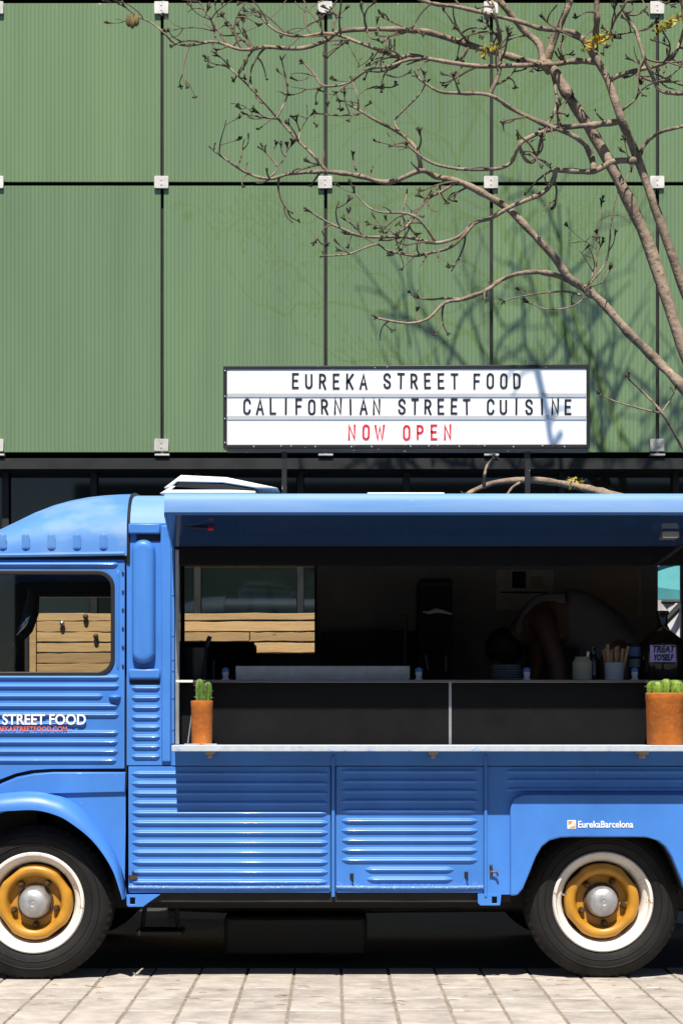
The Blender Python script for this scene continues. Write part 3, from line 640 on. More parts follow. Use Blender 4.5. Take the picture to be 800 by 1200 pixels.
# --- cab flank below the door, with wheel arch
AC = (40, 1054)
arch = [(AC[0] + 108 * math.cos(math.radians(t)), AC[1] - 108 * math.sin(math.radians(t))) for t in range(2, 179, 6)]
fl = px([(147, 905), (147, 1052)] + arch + [(-68, 1052), (-240, 1052), (-275, 1030), (-290, 985), (-255, 945), (-190, 935), (-122, 956), (-60, 956), (-28, 937), (2, 918), (20, 910.5), (40, 906.5), (62, 905)])
V('cab_flank', MB().plate([fl], .004, .03), 'blue', bevel=.002)
V('door_sill_gap', MB().box(X(20), X(147), .022, .032, Z(907), Z(899)), 'seal')
stp = px([(-8, 938), (20, 931), (147, 928), (147, 905.5), (62, 905.5), (40, 907.5), (22, 911.5), (4, 918.5), (-20, 934)])
V('flank_step', MB().plate([stp], -.010, .004), 'blue', bevel=.003)
inn = [(-67, 1053), (-63, 1020), (-50, 985), (-30, 964), (-5, 952), (20, 949.5), (44, 949), (66, 954), (84, 963), (111, 985), (132, 1015), (142, 1042), (145, 1053)]
out_ = [(-70, 1053), (-68, 1010), (-57, 970), (-37, 945), (-10, 932), (18, 927.5), (44, 927), (62, 930.5), (80, 937), (103, 956), (134, 998), (144, 1030), (147, 1053)]
si, so = spline(inn, 5), spline(out_, 5); rws = []
for (a, b_) in zip(si, so):
    r = []
    for j in range(11):
        t = j / 10; hgt = math.sin(min(1, t * 1.0) * math.pi / 2 + 0) if False else None
        dep = .078 * (1 - t) ** .45 * (1 if t < 1 else 0) if t > 0 else .078
        dep = .075 * math.sqrt(max(0, 1 - t * t)) ** 1.0
        r.append((X(a[0] + (b_[0] - a[0]) * t), .006 - dep, Z(a[1] + (b_[1] - a[1]) * t)))
    r.insert(0, (r[0][0], .02, r[0][2])); rws.append(r)
V('front_mudguard', MB().grid(rws), 'blue', ang=50)
# --- nose, windscreen and pillars (left of the picture)
nose = px([(-158, 700), (-158, 900), (-122, 950), (-190, 932), (-260, 945), (-305, 930), (-327, 870), (-327, 820), (-280, 800), (-215, 790), (-175, 700)])
for y0 in (.0, WD - .03): V('nose_side', MB().plate([nose], y0, y0 + .03), 'blue', bevel=.006)
ns_ = px([(-175, 700), (-215, 790), (-280, 800), (-327, 820), (-327, 930), (-305, 1010), (-265, 1045)])
bn = MB().grid([[(a, .02, c_) for a, c_ in ns_[1:]], [(a - .03, .25, c_) for a, c_ in ns_[1:]], [(a - .06, .5, c_) for a, c_ in ns_[1:]], [(a - .07, 1., c_) for a, c_ in ns_[1:]], [(a - .06, 1.5, c_) for a, c_ in ns_[1:]], [(a - .03, 1.75, c_) for a, c_ in ns_[1:]], [(a, 1.98, c_) for a, c_ in ns_[1:]]])
V('bonnet', bn, 'blue', ang=40)
V('windscreen', MB().add([(X(-215), .06, Z(786)), (X(-215), 1.94, Z(786)), (X(-176), 1.94, Z(698)), (X(-176), .06, Z(698))], [(0, 1, 2, 3)]), 'glass')
V('windscreen_pillar', MB().tube([(X(-215), 1.0, Z(790)), (X(-175), 1.0, Z(694))], .02, 8), 'blue')
for y0 in (.04, 1.96): V('door_pillar', MB().tube([(X(-215), y0, Z(790)), (X(-175), y0, Z(694))], .03, 8), 'blue')
for y0 in (.42, 1.58): V('headlight', MB().lathe([(.001, -.03), (.06, -.02), (.085, .0), (.09, .04), (.05, .12)], (0, 0, 0), 'z', 20), 'chrome').matrix_local = Matrix.Translation((X(-340), y0, .86)) @ Matrix.Rotation(math.radians(90), 4, 'Y')
V('bumper', MB().tube([(X(-320), .1, .42), (X(-350), .4, .42), (X(-350), 1.6, .42), (X(-320), 1.9, .42)], .05, 10), 'blue')
# --- corrugated lower side
def corr(x0, x1, ribs, name, bev=.002):
    b = MB().plate([px([(x0, 1044), (x0 + 1, 1046.5), (x1 - 1, 1046.5), (x1, 1044), (x1, 898.5), (x0, 898.5)])], 0, .018)
    for (z, a, c_) in ribs: b.rib(X(a), X(c_), Z(z), RIB, RH, 0, .035)
    return V(name, b, 'blue_sill', bevel=bev)
r1 = [(907 + 11.55 * k, 154, 385 if k < 11 else 384) for k in range(12)]
p1 = corr(150.5, 387, r1, 'side_panel')
r2 = [(904.5 + 11.55 * k, 399.5, 560) for k in range(10)] + [(1019.5, 427, 532), (1031, 429, 531)]
p2 = corr(393.5, 566.5, r2, 'side_hatch')
for (q, a, c_) in ((p1, 151, 386), (p2, 394, 566)):
    P('hem', MB().tube([(X(a), -.004, Z(1040)), (X((a + c_) / 2), -.006, Z(1040.5)), (X(c_), -.004, Z(1040))], .0075, 8), 'blue_sill', q)
for (kx, kz) in ((412, 1027), (546, 1025)):
    P('keyhole', MB().box(X(kx - 2.2), X(kx + 2.2), -.006, .001, Z(kz + 3), Z(kz - 3)).tube([(X(kx), -.01, Z(kz)), (X(kx + 1.5), -.014, Z(kz + 7))], .004, 6), 'seal', p2)
for hx in (390.3, 568.8):
    V('hinge_rod', MB().tube([(X(hx), -.006, Z(1051)), (X(hx), -.006, Z(886))], .0075, 8), 'blue')
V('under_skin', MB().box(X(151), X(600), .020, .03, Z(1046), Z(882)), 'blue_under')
sc = MB()
for x_ in range(158, 384, 3):
    if rnd.random() < .55: sc.box(X(x_), X(x_ + rnd.uniform(1, 3.2)), -.0022, -.001, Z(1043.6), Z(1043.6 - rnd.uniform(.6, 1.8)))
V('under_shelf_strip', MB().plate([px([(202, 897.5), (1010, 897.5), (1010, 876), (202, 876)])], -.004, .018), 'blue', bevel=.002)
# --- rear quarter and rear mudguard
archR = [(606, 1048.5), (612, 1041), (619, 1024), (627, 1004), (634, 992), (643, 985), (656, 981.5), (668, 981), (744, 981), (757, 981.5), (769, 985), (778, 992), (785, 1003), (793, 1022), (800, 1040), (806, 1048.5)]
qp = px([(570.5, 898.5), (570.5, 1049), (600, 1049)] + [(606, 1045)] + archR[1:-1] + [(806, 1045), (812, 1049), (1010, 1049), (1010, 898.5)])
b = MB().plate([qp], 0, .018)
for z in (904.5, 915, 925.5): b.rib(X(592), X(1004), Z(z), RIB, RH * .9, 0, .04)
V('rear_quarter', b, 'blue', bevel=.002)
fo = px([(597, 1049.5), (597, 950), (598.5, 941), (603, 935), (611, 931.5), (620, 931), (990, 931), (1003, 938), (1008, 950), (1008, 1049.5), (812, 1049.5)] + archR[::-1] + [(601, 1049.5)])
V('rear_mudguard', MB().plate([fo], -.030, -.001), 'blue', bevel=.014, seg=4)
V('wheel_house', MB().grid([[(X(a), y, Z(c_ - .5)) for a, c_ in archR] for y in (.018, .3)]), 'chassis')
V('wheel_house', MB().plate([px(arch)], .34, .36), 'chassis'); V('wheel_house', MB().plate([px(archR)], .38, .40), 'chassis')
V('wheel_house', MB().grid([[(X(a), y, Z(c_)) for a, c_ in arch] for y in (.03, .34)]), 'chassis')
lg = V('logo_mark', MB().box(X(663.5), X(673.5), -.0315, -.0305, Z(971), Z(961)), 'letter_w')
P('logo_shape', MB().plate([px([(664.5, 962), (670, 962), (668, 965), (664.5, 967)])], -.0325, -.0316).plate([px([(666, 970), (668.5, 968), (671, 968.5), (672.5, 964), (672.8, 970)])], -.0325, -.0316), 'logo_o', lg)
text('EurekaBarcelona', .040, 'letter_w', (X(675.5), -.0315, Z(969.6)), van, 'lettering', .87, .0007, .001)
# latches and jacking brackets
V('latch', MB().box(X(573.5), X(577), -.012, .0, Z(1026), Z(1019)).tube([(X(575), -.015, Z(1022)), (X(581), -.02, Z(1022)), (X(583), -.02, Z(1026.5))], .005, 6).lathe([(.0001, -.012), (.006, -.01), (.007, 0)], (X(575), 0, Z(1015)), 'y', 8), 'nut')
for (bx0, bx1, by0, by1) in ((559.5, 587, 1047.5, 1061.5), (148.5, 176, 1048.5, 1063)):
    o_ = px([(bx0, by0), (bx1, by0), (bx1 - 1, by1 - 1), (bx1 - 2, by1), (bx0 + 3, by1), (bx0, by1 - 3)]) if bx0 > 300 else px([(bx0, by0), (bx1 + 12, by0), (bx1 - 3, by1 - 4), (bx1 - 8, by1), (bx0 + 2, by1), (bx0, by1 - 2)])
    h0 = bx0 + 16.5 if bx0 > 300 else bx0 + 4
    h_ = px([(h0, by0 + 3.5), (h0, by0 + 11.5), (h0 + 6, by0 + 11.5), (h0 + 6, by0 + 3.5)])
    V('jack_bracket', MB().plate([o_, h_], -.008, .006), 'blue', bevel=.002)
    if bx0 < 300: V('latch', MB().box(X(151), X(161), -.012, 0, Z(1030), Z(1026)).lathe([(.0001, -.016), (.005, -.014), (.006, 0)], (X(156), 0, Z(1022)), 'y', 8), 'nut')
# --- serving shelf and flap
V('shelf', MB().plate([[( -.175, Z(880.5)), (0.0, Z(880.5)), (0.0, Z(874)), (-.175, Z(874))]], 0, 1), 'shelf') if False else None
SX0, SX1 = X(201, 4.33), X(975)
SZ0, SZ1 = Z(881, 4.33), Z(873.5, 4.33)
V('serving_shelf', MB().box(SX0, SX1, -.172, .02, SZ0, SZ1), 'shelf', bevel=.003)
for bx in (245, 508, 755):
    V('shelf_bracket', MB().box(X(bx - 5, 4.36), X(bx + 5, 4.36), -.14, -.005, SZ0 - .012, SZ0 - .0005).box(X(bx - 2, 4.36), X(bx + 2, 4.36), -.12, -.005, SZ0 - .03, SZ0 - .012), 'board', bevel=.002)
FX0, FX1 = X(192.5, 4.1), X(985, 4.1)
zt_, zb_, zh = Z(577.5, 4.1), Z(601.5, 4.1), Z(640, 4.47)
fs = [(-.40, zb_), (-.401, zb_ + .02), (-.399, zb_ + .05), (-.394, zb_ + .070), (-.382, zt_ - .004), (-.36, zt_ + .001), (-.02, zt_ - .01), (-.02, zh + .012), (-.03, zh)]
fb = MB(); n_ = len(fs)
fb.add([(FX0, a, b_) for a, b_ in fs] + [(FX1, a, b_) for a, b_ in fs], [tuple(range(n_))] + [tuple(range(2 * n_ - 1, n_ - 1, -1))] + [(i, i + 1, i + 1 + n_, i + n_) for i in range(n_ - 2)])
flap = V('hatch_flap', fb, 'blue_fade', ang=40)
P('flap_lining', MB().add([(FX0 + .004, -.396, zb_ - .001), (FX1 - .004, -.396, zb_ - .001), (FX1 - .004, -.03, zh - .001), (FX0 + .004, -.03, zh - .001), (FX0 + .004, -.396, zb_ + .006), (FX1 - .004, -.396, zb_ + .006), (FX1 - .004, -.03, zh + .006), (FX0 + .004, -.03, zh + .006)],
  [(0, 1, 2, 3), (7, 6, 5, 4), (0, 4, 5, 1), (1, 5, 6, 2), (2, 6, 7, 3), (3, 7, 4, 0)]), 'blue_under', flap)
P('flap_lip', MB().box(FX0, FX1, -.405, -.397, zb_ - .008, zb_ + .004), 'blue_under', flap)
for fx in (FX0, FX1 - .006):
    P('flap_gusset', MB().add([(fx - .002, -.398, zb_ - .006), (fx - .002, -.03, zh - .004), (fx - .002, -.03, zb_ + .05), (fx - .002, -.38, zb_ + .06), (fx + .006, -.398, zb_ - .006), (fx + .006, -.03, zh - .004), (fx + .006, -.03, zb_ + .05), (fx + .006, -.38, zb_ + .06)],
      [(0, 1, 2, 3), (7, 6, 5, 4), (0, 4, 5, 1), (1, 5, 6, 2), (2, 6, 7, 3), (3, 7, 4, 0)]), 'blue', flap)
P('flap_strut', MB().tube([W(205, 625, 4.45), W(216, 617, 4.25), W(246, 619, 4.22)], .006, 8), 'tank', flap)
P('strut_end', MB().tube([W(244, 619, 4.22), W(250, 619.5, 4.22)], .009, 8), 'letter_r', flap)
P('flap_strut', MB().tube([W(768, 662, 4.5), W(815, 628, 4.2)], .008, 8), 'tank', flap)
P('flap_lamp', MB().box(X(775, 4.3), X(795, 4.3), -.22, -.12, Z(631, 4.3), Z(622, 4.3)), 'alu', flap, bevel=.006)
V('header', MB().box(X(205), X(1010), -.001, .05, Z(662), Z(614)), 'black')
# --- black fascia below the counter, set a little back in the opening
FB = .085; DB = DV + FB
for (a, c_) in ((206, 525.2), (529.2, 960)):
    V('fascia_panel', MB().box(X(a, DB), X(c_, DB), FB, FB + .015, SZ1 - .02, Z(800, DB)), 'black', bevel=.001)
V('fascia_joint', MB().box(X(525.6, DB), X(528.8, DB), FB - .004, FB + .012, SZ1 - .01, Z(800, DB)), 'alu')
CT = Z(797, DB)
V('counter', MB().box(X(206, DB), X(962, DB), .03, .62, CT - .012, CT), 'dsteel', bevel=.002)
V('counter_end', MB().box(X(206), X(226), -.003, .029, CT - .012, CT - .002), 'white')
# --- body interior, far side, floor, tail
fyv = WD - .02; DFv = DV + fyv
hole1 = [(X(206, DFv), Z(766.5, DFv)), (X(368.5, DFv), Z(766.5, DFv)), (X(368.5, DFv), Z(664.5, DFv)), (X(206, DFv), Z(664.5, DFv))]
hole2 = [(X(769.5, DFv), Z(760, DFv)), (X(797, DFv), Z(760, DFv)), (X(797, DFv), Z(654, DFv)), (X(769.5, DFv), Z(654, DFv))]
def wall(name, x0, x1, z0, z1, holes, y0, y1, m):
    b = MB(); x = x0
    for (hx0, hx1, hz0, hz1) in holes:
        b.box(x, hx0, y0, y1, z0, z1); b.box(hx0, hx1, y0, y1, z0, hz0); b.box(hx0, hx1, y0, y1, hz1, z1); x = hx1
    b.box(x, x1, y0, y1, z0, z1); return V(name, b, m)
hs_ = [(h_[0][0], h_[1][0], h_[0][1], h_[2][1]) for h_ in (hole1, hole2)]
hcl = rrect(X(30, DFv), X(146, DFv), Z(815, DFv), Z(700, DFv), .06, 5)
XC = X(152, DFv) - .02
V('far_door', MB().plate([[(X(-158), .45), (XC - .004, .45), (XC - .004, 1.85), (X(-158), 1.85)], hcl[::-1]], fyv, WD), 'blue')
wall('far_side', XC, X(1010), .45, 1.97, hs_, fyv, WD, 'blue')
wall('far_liner', XC, X(1005), .45, 1.95, hs_, fyv - .03, fyv - .005, 'liner')
for hh in (hole1, hole2):
    x0, x1, z0, z1 = hh[0][0], hh[1][0], hh[0][1], hh[2][1]
    V('far_window_pane', MB().box(x0, x1, fyv + .006, fyv + .01, z0, z1), 'glass_clear')
V('window_frame', MB().plate([rrect(hole1[0][0] - .02, hole1[1][0] + .012, hole1[0][1], hole1[2][1] + .012, .004, 1), hole1[::-1]], fyv - .05, fyv - .031), 'tank')
V('far_door_liner', MB().plate([[(X(-157), .45), (XC - .01, .45), (XC - .01, 1.84), (X(-157), 1.84)], hcl[::-1]], fyv - .014, fyv - .002), 'black')
V('window_mullion', MB().box(X(212, DFv), X(217, DFv), fyv - .05, fyv - .031, hole1[0][1], hole1[2][1]), 'seal')
V('cab_far_seal', MB().plate([rrect(X(27, DFv), X(149, DFv), Z(818, DFv), Z(697, DFv), .07, 5), hcl[::-1]], fyv - .03, fyv - .0145), 'seal')
V('ceiling', MB().box(X(152), X(1005), .06, fyv - .03, 1.95, 1.97), 'dark')
V('cab_ceiling', MB().box(X(-120), X(148), .2, fyv - .2, 1.87, 1.89), 'dark')
V('floor', MB().box(X(-225), X(1005), .42, fyv - .001, .40, .45), 'chassis')
V('floor', MB().box(X(152), X(598), .062, .419, .40, .45), 'chassis')
V('shadow_skirt', MB().box(X(152), X(598), .022, .05, .335, .398), 'chassis')  # strip added below the sill to bring the ground shadow's edge forward
V('tail', MB().box(X(1005), X(1010), .02, fyv - .001, .45, 1.96), 'blue')
V('tail_liner', MB().box(X(960), X(964), .02, fyv - .04, .45, 1.95), 'dark')
V('inner_skin', MB().plate([[(X(-158), Z(925)), (X(148), Z(925)), (X(148), Z(792)), (X(-158), Z(792))]], .03, .045), 'chassis')
V('inner_skin', MB().plate([[(X(150), .45), (X(598), .45), (X(598), Z(930)), (X(960), Z(930)), (X(960), SZ1 - .03), (X(150), SZ1 - .03)]], .045, .06), 'chassis')
V('bulkhead', MB().box(X(176), X(180), .05, 1.15, .45, 1.95), 'dark')
# --- underbody
V('chassis_rail', MB().box(X(-120), X(980), .45, .53, .27, .40), 'chassis'); V('chassis_rail', MB().box(X(-120), X(980), 1.47, 1.55, .27, .40), 'chassis')
for ax in (39, 706): V('axle', MB().tube([(X(ax), .2, .32), (X(ax), 1.8, .32)], .04, 10), 'chassis')
V('waste_tank', MB().box(X(262, 5.1), X(430, 5.1), .6, 1.2, Z(1122, 5.1), Z(1074, 5.1)), 'tank', bevel=.02)
V('spare_wheel', MB().lathe([(.30, 0), (.32, .03), (.32, .09), (.28, .12), (.18, .12), (.15, .05)], (X(485, 5.3), .85, .25), 'z', 28), 'rubber')
V('step_plate', MB().box(X(160, 4.9), X(214, 4.9), .35, .55, .155, .175).tube([(X(165, 4.9), .45, .17), (X(172, 4.9), .5, .40)], .012, 6).tube([(X(208, 4.9), .45, .17), (X(202, 4.9), .5, .40)], .012, 6), 'tank', bevel=.003)
V('exhaust_pipe', MB().tube([(X(180), .8, .25), (X(300), .75, .24), (X(560), .75, .25), (X(900), .7, .26)], .028, 10), 'chassis')
# --- wheels
def wheel(cx, yf, r_t=.334):
    wz = .330; k = 1 / 275
    wh = bpy.data.objects.new('wheel', None); COL.objects.link(wh); wh.parent = van; wh.location = (cx, yf, wz); wh.empty_display_size = .1
    wh.rotation_euler = (0, rnd.uniform(-.2, .2), 0)
    R = r_t
    prof = [(.207, .012), (.213, .000), (.235, -.012), (.262, -.018), (.290, -.014), (.308, -.004), (.322, .012), (R, .030), (R + .001, .055), (R + .001, .125), (R, .15), (.310, .18), (.25, .20), (.207, .17)]
    t = MB().lathe(prof, (0, 0, 0), 'y', 72)
    for rr_, dd in ((.252, -.0185), (.283, -.0185)):
        t.lathe([(rr_ - .004, dd + .004), (rr_, dd - .001), (rr_ + .004, dd + .004)], (0, 0, 0), 'y', 72)
    P('tyre', t, 'rubber', wh, ang=50)
    lug = MB()
    for i in range(56):
        a = 2 * math.pi * i / 56
        for (r0, r1_, y0, y1) in ((.312, .3325, .006, .028),):
            vs_ = []
            for rr in (r0, r1_ + .001):
                for aa in (a - .026, a + .026):
                    for yy in ((y0 - .004, y0 + .03) if rr < .32 else (y1 - .008, y1 + .03)): vs_.append((rr * math.cos(aa), yy, rr * math.sin(aa)))
            lug.add(vs_, [(0, 1, 3, 2), (4, 6, 7, 5), (0, 4, 5, 1), (2, 3, 7, 6), (0, 2, 6, 4), (1, 5, 7, 3)])
    tag(P('tread_lugs', lug, 'rubber', wh), kind='stuff')
    rim = [(.2165, .006), (.2175, -.006), (.212, -.013), (.204, -.012), (.199, -.002), (.197, .010), (.186, .018), (.178, .026), (.171, .050), (.166, .075), (.163, .11)]
    P('rim', MB().lathe(rim, (0, 0, 0), 'y', 72), 'rim', wh, ang=40)
    P('rim_back', MB().lathe([(.001, .115), (.17, .11)], (0, 0, 0), 'y', 32), 'seal', wh)
    flats = [math.radians(q) for q in (35, 130, 217, 307)]
    def rm(t, r):
        if r < .148: return 1
        d = min(abs((t - f + math.pi) % (2 * math.pi) - math.pi) for f in flats); ap = .955
        hw_ = math.acos(ap); return min(1.0, ap / math.cos(d)) if d < hw_ * 1.3 else 1.0
    disc = [(.171, .060), (.170, .034), (.165, .018), (.156, .009), (.146, .007), (.135, .009), (.125, .016), (.119, .032), (.116, .048), (.110, .056), (.001, .056)]
    disc = [(r * .955, a) for r, a in disc]
    P('wheel_disc', MB().lathe(disc, (0, 0, 0), 'y', 96, rm), 'yellow', wh, ang=50)
    P('hub_cap', MB().lathe([(.070, .056), (.067, .02), (.065, .0), (.063, -.012), (.056, -.024), (.044, -.032), (.024, -.037), (.014, -.037), (.011, -.034), (.006, -.035), (.001, -.035)], (0, 0, 0), 'y', 40), 'hub', wh, ang=25)
    P('hub_ring', MB().lathe([(.078, .057), (.077, .044), (.066, .042)], (0, 0, 0), 'y', 40), 'nut', wh)
    for i in range(5):
        a = math.radians(-90 + 72 * i + 2); c_ = (.096 * math.cos(a), 0, .096 * math.sin(a))
        b = MB().lathe([(.0145, .057), (.0145, .044), (.0135, .026), (.012, .024), (.008, .024), (.008, .010), (.006, .007), (.001, .007)], c_, 'y', 6)
        P('wheel_nut', b, 'nut', wh)
    va = math.radians(165); P('valve', MB().tube([(.178 * math.cos(va), .03, .178 * math.sin(va)), (.170 * math.cos(va), -.005, .170 * math.sin(va)), (.163 * math.cos(va), -.018, .163 * math.sin(va) + .004)], .005, 6), 'steel', wh)
    return wh
wheel(X(39, 4.53), .045); wheel(X(706, 4.60), .10)
for (cx, y) in ((X(39), 1.82), (X(706), 1.78)):
    V('far_tyre', MB().lathe([(.15, 0), (.21, 0), (.31, 0), (.334, .03), (.334, .13), (.31, .16), (.15, .16)], (cx, y, .33), 'y', 40), 'rubber')
# --- cab interior
V('steering_wheel', MB().tube([(X(-25) + .05 * math.cos(2 * math.pi * k / 28) + .0, .55 + .2 * math.sin(2 * math.pi * k / 28), 1.30 + .16 * math.cos(2 * math.pi * k / 28)) for k in range(29)], .012, 8, False).tube([(X(-25), .55, 1.30), (X(-70), .55, 1.0)], .02, 8), 'seat')
V('driver_seat', MB().plate([rrect(X(30), X(75), .55, 1.25, .05, 4)], .30, .72), 'seat', bevel=.03)
V('driver_seat_base', MB().box(X(-30), X(60), .30, .72, .5, .82), 'seat', bevel=.03)
V('sun_visor_mirror', MB().tube([W(20, 745, 5.0), W(28, 735, 5.0), W(34, 718, 5.02), W(37, 700, 5.05), W(34, 690, 5.07)], [.006, .02, .024, .02, .006], 10), 'chrome')
V('mirror_back', MB().tube([W(25, 752, 5.03), W(32, 738, 5.03), W(38, 718, 5.05), W(40, 698, 5.08), W(35, 686, 5.1)], [.006, .026, .03, .026, .006], 10), 'seal')
# ------------------------------------------------------------------ letter board on the roof
SD = 5.5; sy = SD - DV
sign = empty('letter_board', 'white letter board in a black frame on the truck roof announcing street food', 'sign', loc=(X(476, SD), sy, 2.17))
SO = Vector(sign.location)
def SP(name, mb, m, **k):
    mb.v = [(a - SO.x, b - SO.y, c - SO.z) for a, b, c in mb.v]; return P(name, mb, m, sign, **k)
fo_ = [(X(a, SD), Z(b, SD)) for a, b in ((262, 526), (690, 526), (690, 428), (262, 430))]
fi_ = [(X(a, SD), Z(b, SD)) for a, b in ((266.3, 521.8), (686, 521.3), (686, 433), (266.3, 434))]
SP('sign_frame', MB().plate([fo_, fi_[::-1]], sy - .028, sy + .05), 'signframe', bevel=.003)
SP('sign_face', MB().box(X(265, SD), X(687, SD), sy - .022, sy + .03, Z(523, SD), Z(431, SD)), 'acrylic')
for (a, b) in ((461.5, 466.5), (487.8, 493)):
    SP('letter_rail', MB().box(X(266.6, SD), X(685.6, SD), sy - .0265, sy - .0221, Z(b, SD), Z(a, SD)), 'rail', bevel=.002)
for a in (333, 618): SP('sign_post', MB().box(X(a - 2.8, SD), X(a + 2.8, SD), sy - .01, sy + .03, 2.10, Z(526.2, SD)), 'signframe')
SP('under_bar', MB().box(X(266, SD), X(688, SD), sy - .03, sy + .02, Z(530, SD), Z(526.5, SD)), 'signframe')
for a in (300, 330, 372, 410, 436, 478, 505, 540, 571, 600, 640, 664): 
    SP('bolt', MB().lathe([(.0001, -.006), (.005, -.004), (.006, 0)], (X(a + rnd.uniform(-6, 6), SD), sy - .0285, Z(524 + rnd.uniform(-.5, .8), SD)), 'y', 6), 'dsteel')
for b in (436, 466, 492, 520): SP('bolt', MB().lathe([(.0001, -.006), (.005, -.004), (.006, 0)], (X(264, SD), sy - .0285, Z(b, SD)), 'y', 6), 'dsteel')
def arc(cx, cz, rx, rz, a0, a1, n=8): return [(cx + rx * math.cos(math.radians(a0 + (a1 - a0) * k / n)), cz + rz * math.sin(math.radians(a0 + (a1 - a0) * k / n))) for k in range(n + 1)]
GW = .46                                     # condensed capitals drawn as strokes in a unit-high box
G = {'E': (.40, [[(.40, 0), (0, 0), (0, 1), (.40, 1)], [(0, .52), (.34, .52)]]), 'F': (.40, [[(0, 0), (0, 1), (.40, 1)], [(0, .52), (.34, .52)]]),
     'U': (GW, [[(0, 1), (0, .24)] + arc(GW / 2, .24, GW / 2, .24, 180, 360) + [(GW, 1)]]), 'L': (.36, [[(0, 1), (0, 0), (.36, 0)]]), 'I': (.0, [[(0, 0), (0, 1)]]),
     'T': (.46, [[(0, 1), (.46, 1)], [(.23, 1), (.23, 0)]]), 'N': (GW, [[(0, 0), (0, 1), (GW, 0), (GW, 1)]]), 'K': (GW, [[(0, 0), (0, 1)], [(GW, 1), (.02, .42)], [(.14, .56), (GW, 0)]]),
     'A': (.50, [[(0, 0), (.25, 1), (.50, 0)], [(.09, .32), (.41, .32)]]), 'W': (.70, [[(0, 1), (.16, 0), (.35, .92), (.54, 0), (.70, 1)]]),
     'O': (GW, [[(0, .5), (0, .76)] + arc(GW / 2, .76, GW / 2, .24, 180, 0) + [(GW, .24)] + arc(GW / 2, .24, GW / 2, .24, 0, -180) + [(0, .52)]]),
     'C': (GW, [[(GW, .70), (GW, .76)] + arc(GW / 2, .76, GW / 2, .24, 0, 180) + [(0, .24)] + arc(GW / 2, .24, GW / 2, .24, 180, 360) + [(GW, .30)]]),
     'D': (GW, [[(0, 0), (0, 1), (.18, 1)] + arc(.18, .74, GW - .18, .26, 90, 0) + [(GW, .26)] + arc(.18, .26, GW - .18, .26, 0, -90) + [(0, 0)]]),
     'P': (.43, [[(0, 0), (0, 1), (.20, 1)] + arc(.20, .74, .23, .26, 90, -90) + [(0, .48)]]), 'R': (.44, [[(0, 0), (0, 1), (.20, 1)] + arc(.20, .75, .23, .25, 90, -90) + [(0, .50)], [(.22, .50), (.44, 0)]]),
     'S': (GW, [[(GW, .72), (GW, .78)] + arc(GW / 2, .78, GW / 2, .22, 0, 180) + [(0, .72), (.06, .60), (GW - .06, .40), (GW, .28)] + arc(GW / 2, .22, GW / 2, .22, 0, -180) + [(0, .30)]])}
_gm = {}
def glyph(ch, hgt, m):
    if (ch, m) in _gm: return _gm[(ch, m)]
    w_, strokes = G[ch]; sw = .064; b = MB()
    for st_ in strokes:
        q = [Vector(((x - w_ / 2) * .76, z * (1 - 2 * sw) + sw)) for x, z in st_]; q = [p_ for k, p_ in enumerate(q) if k == 0 or (p_ - q[k - 1]).length > .004]; L, Rr = [], []
        for k, p_ in enumerate(q):
            d0 = (p_ - q[k - 1]).normalized() if k else (q[1] - p_).normalized(); d1 = (q[k + 1] - p_).normalized() if k < len(q) - 1 else d0
            n0, n1 = Vector((-d0.y, d0.x)), Vector((-d1.y, d1.x)); mi = (n0 + n1); mi = n0 if mi.length < .2 else mi.normalized(); f_ = sw / max(.45, mi.dot(n0))
            e_ = p_ - d0 * sw * (k == 0) + d0 * sw * (k == len(q) - 1) if len(q) < 9 else p_
            L.append((e_ + mi * f_) * hgt); Rr.append((e_ - mi * f_) * hgt)
        b.grid([[(l_.x, -.0012, l_.y), (r_.x, -.0012, r_.y), (r_.x, .0012, r_.y), (l_.x, .0012, l_.y)] for l_, r_ in zip(L, Rr)], closed=True)
    o = b.build('letter', m, None, ang=30); me = o.data; bpy.data.objects.remove(o); _gm[(ch, m)] = me; return me
def line(s, centres, base, m, hgt):
    for ch, cx in zip(s, centres):
        if ch == ' ': continue
        o = bpy.data.objects.new('letter', glyph(ch, hgt * U(SD), m)); COL.objects.link(o); o.parent = sign
        o.location = (X(cx, SD) - SO.x, -.0240, Z(base, SD) - SO.z + rnd.uniform(-.002, .002)); o.rotation_euler = (0, rnd.uniform(-.025, .025), 0)
def centres(words, starts_ends):
    out = []
    for w_, (a, b) in zip(words, starts_ends):
        n_ = len(w_); out += [a + (b - a) * i / (n_ - 1) for i in range(n_)] + [0]
    return out[:-1]
line('EUREKA STREET FOOD', centres(['EUREKA', 'STREET', 'FOOD'], [(346, 425.5), (453.5, 532), (558, 605)]), 456.8, 'letter_k', 18.5)
line('CALIFORNIAN STREET CUISINE', centres(['CALIFORNIAN', 'STREET', 'CUISINE'], [(289.5, 441), (470.5, 546.5), (574, 664.5)]), 486.8, 'letter_k', 18.8)
line('NOW OPEN', centres(['NOW', 'OPEN'], [(412, 445), (476, 524)]), 516.8, 'letter_r', 18.3)

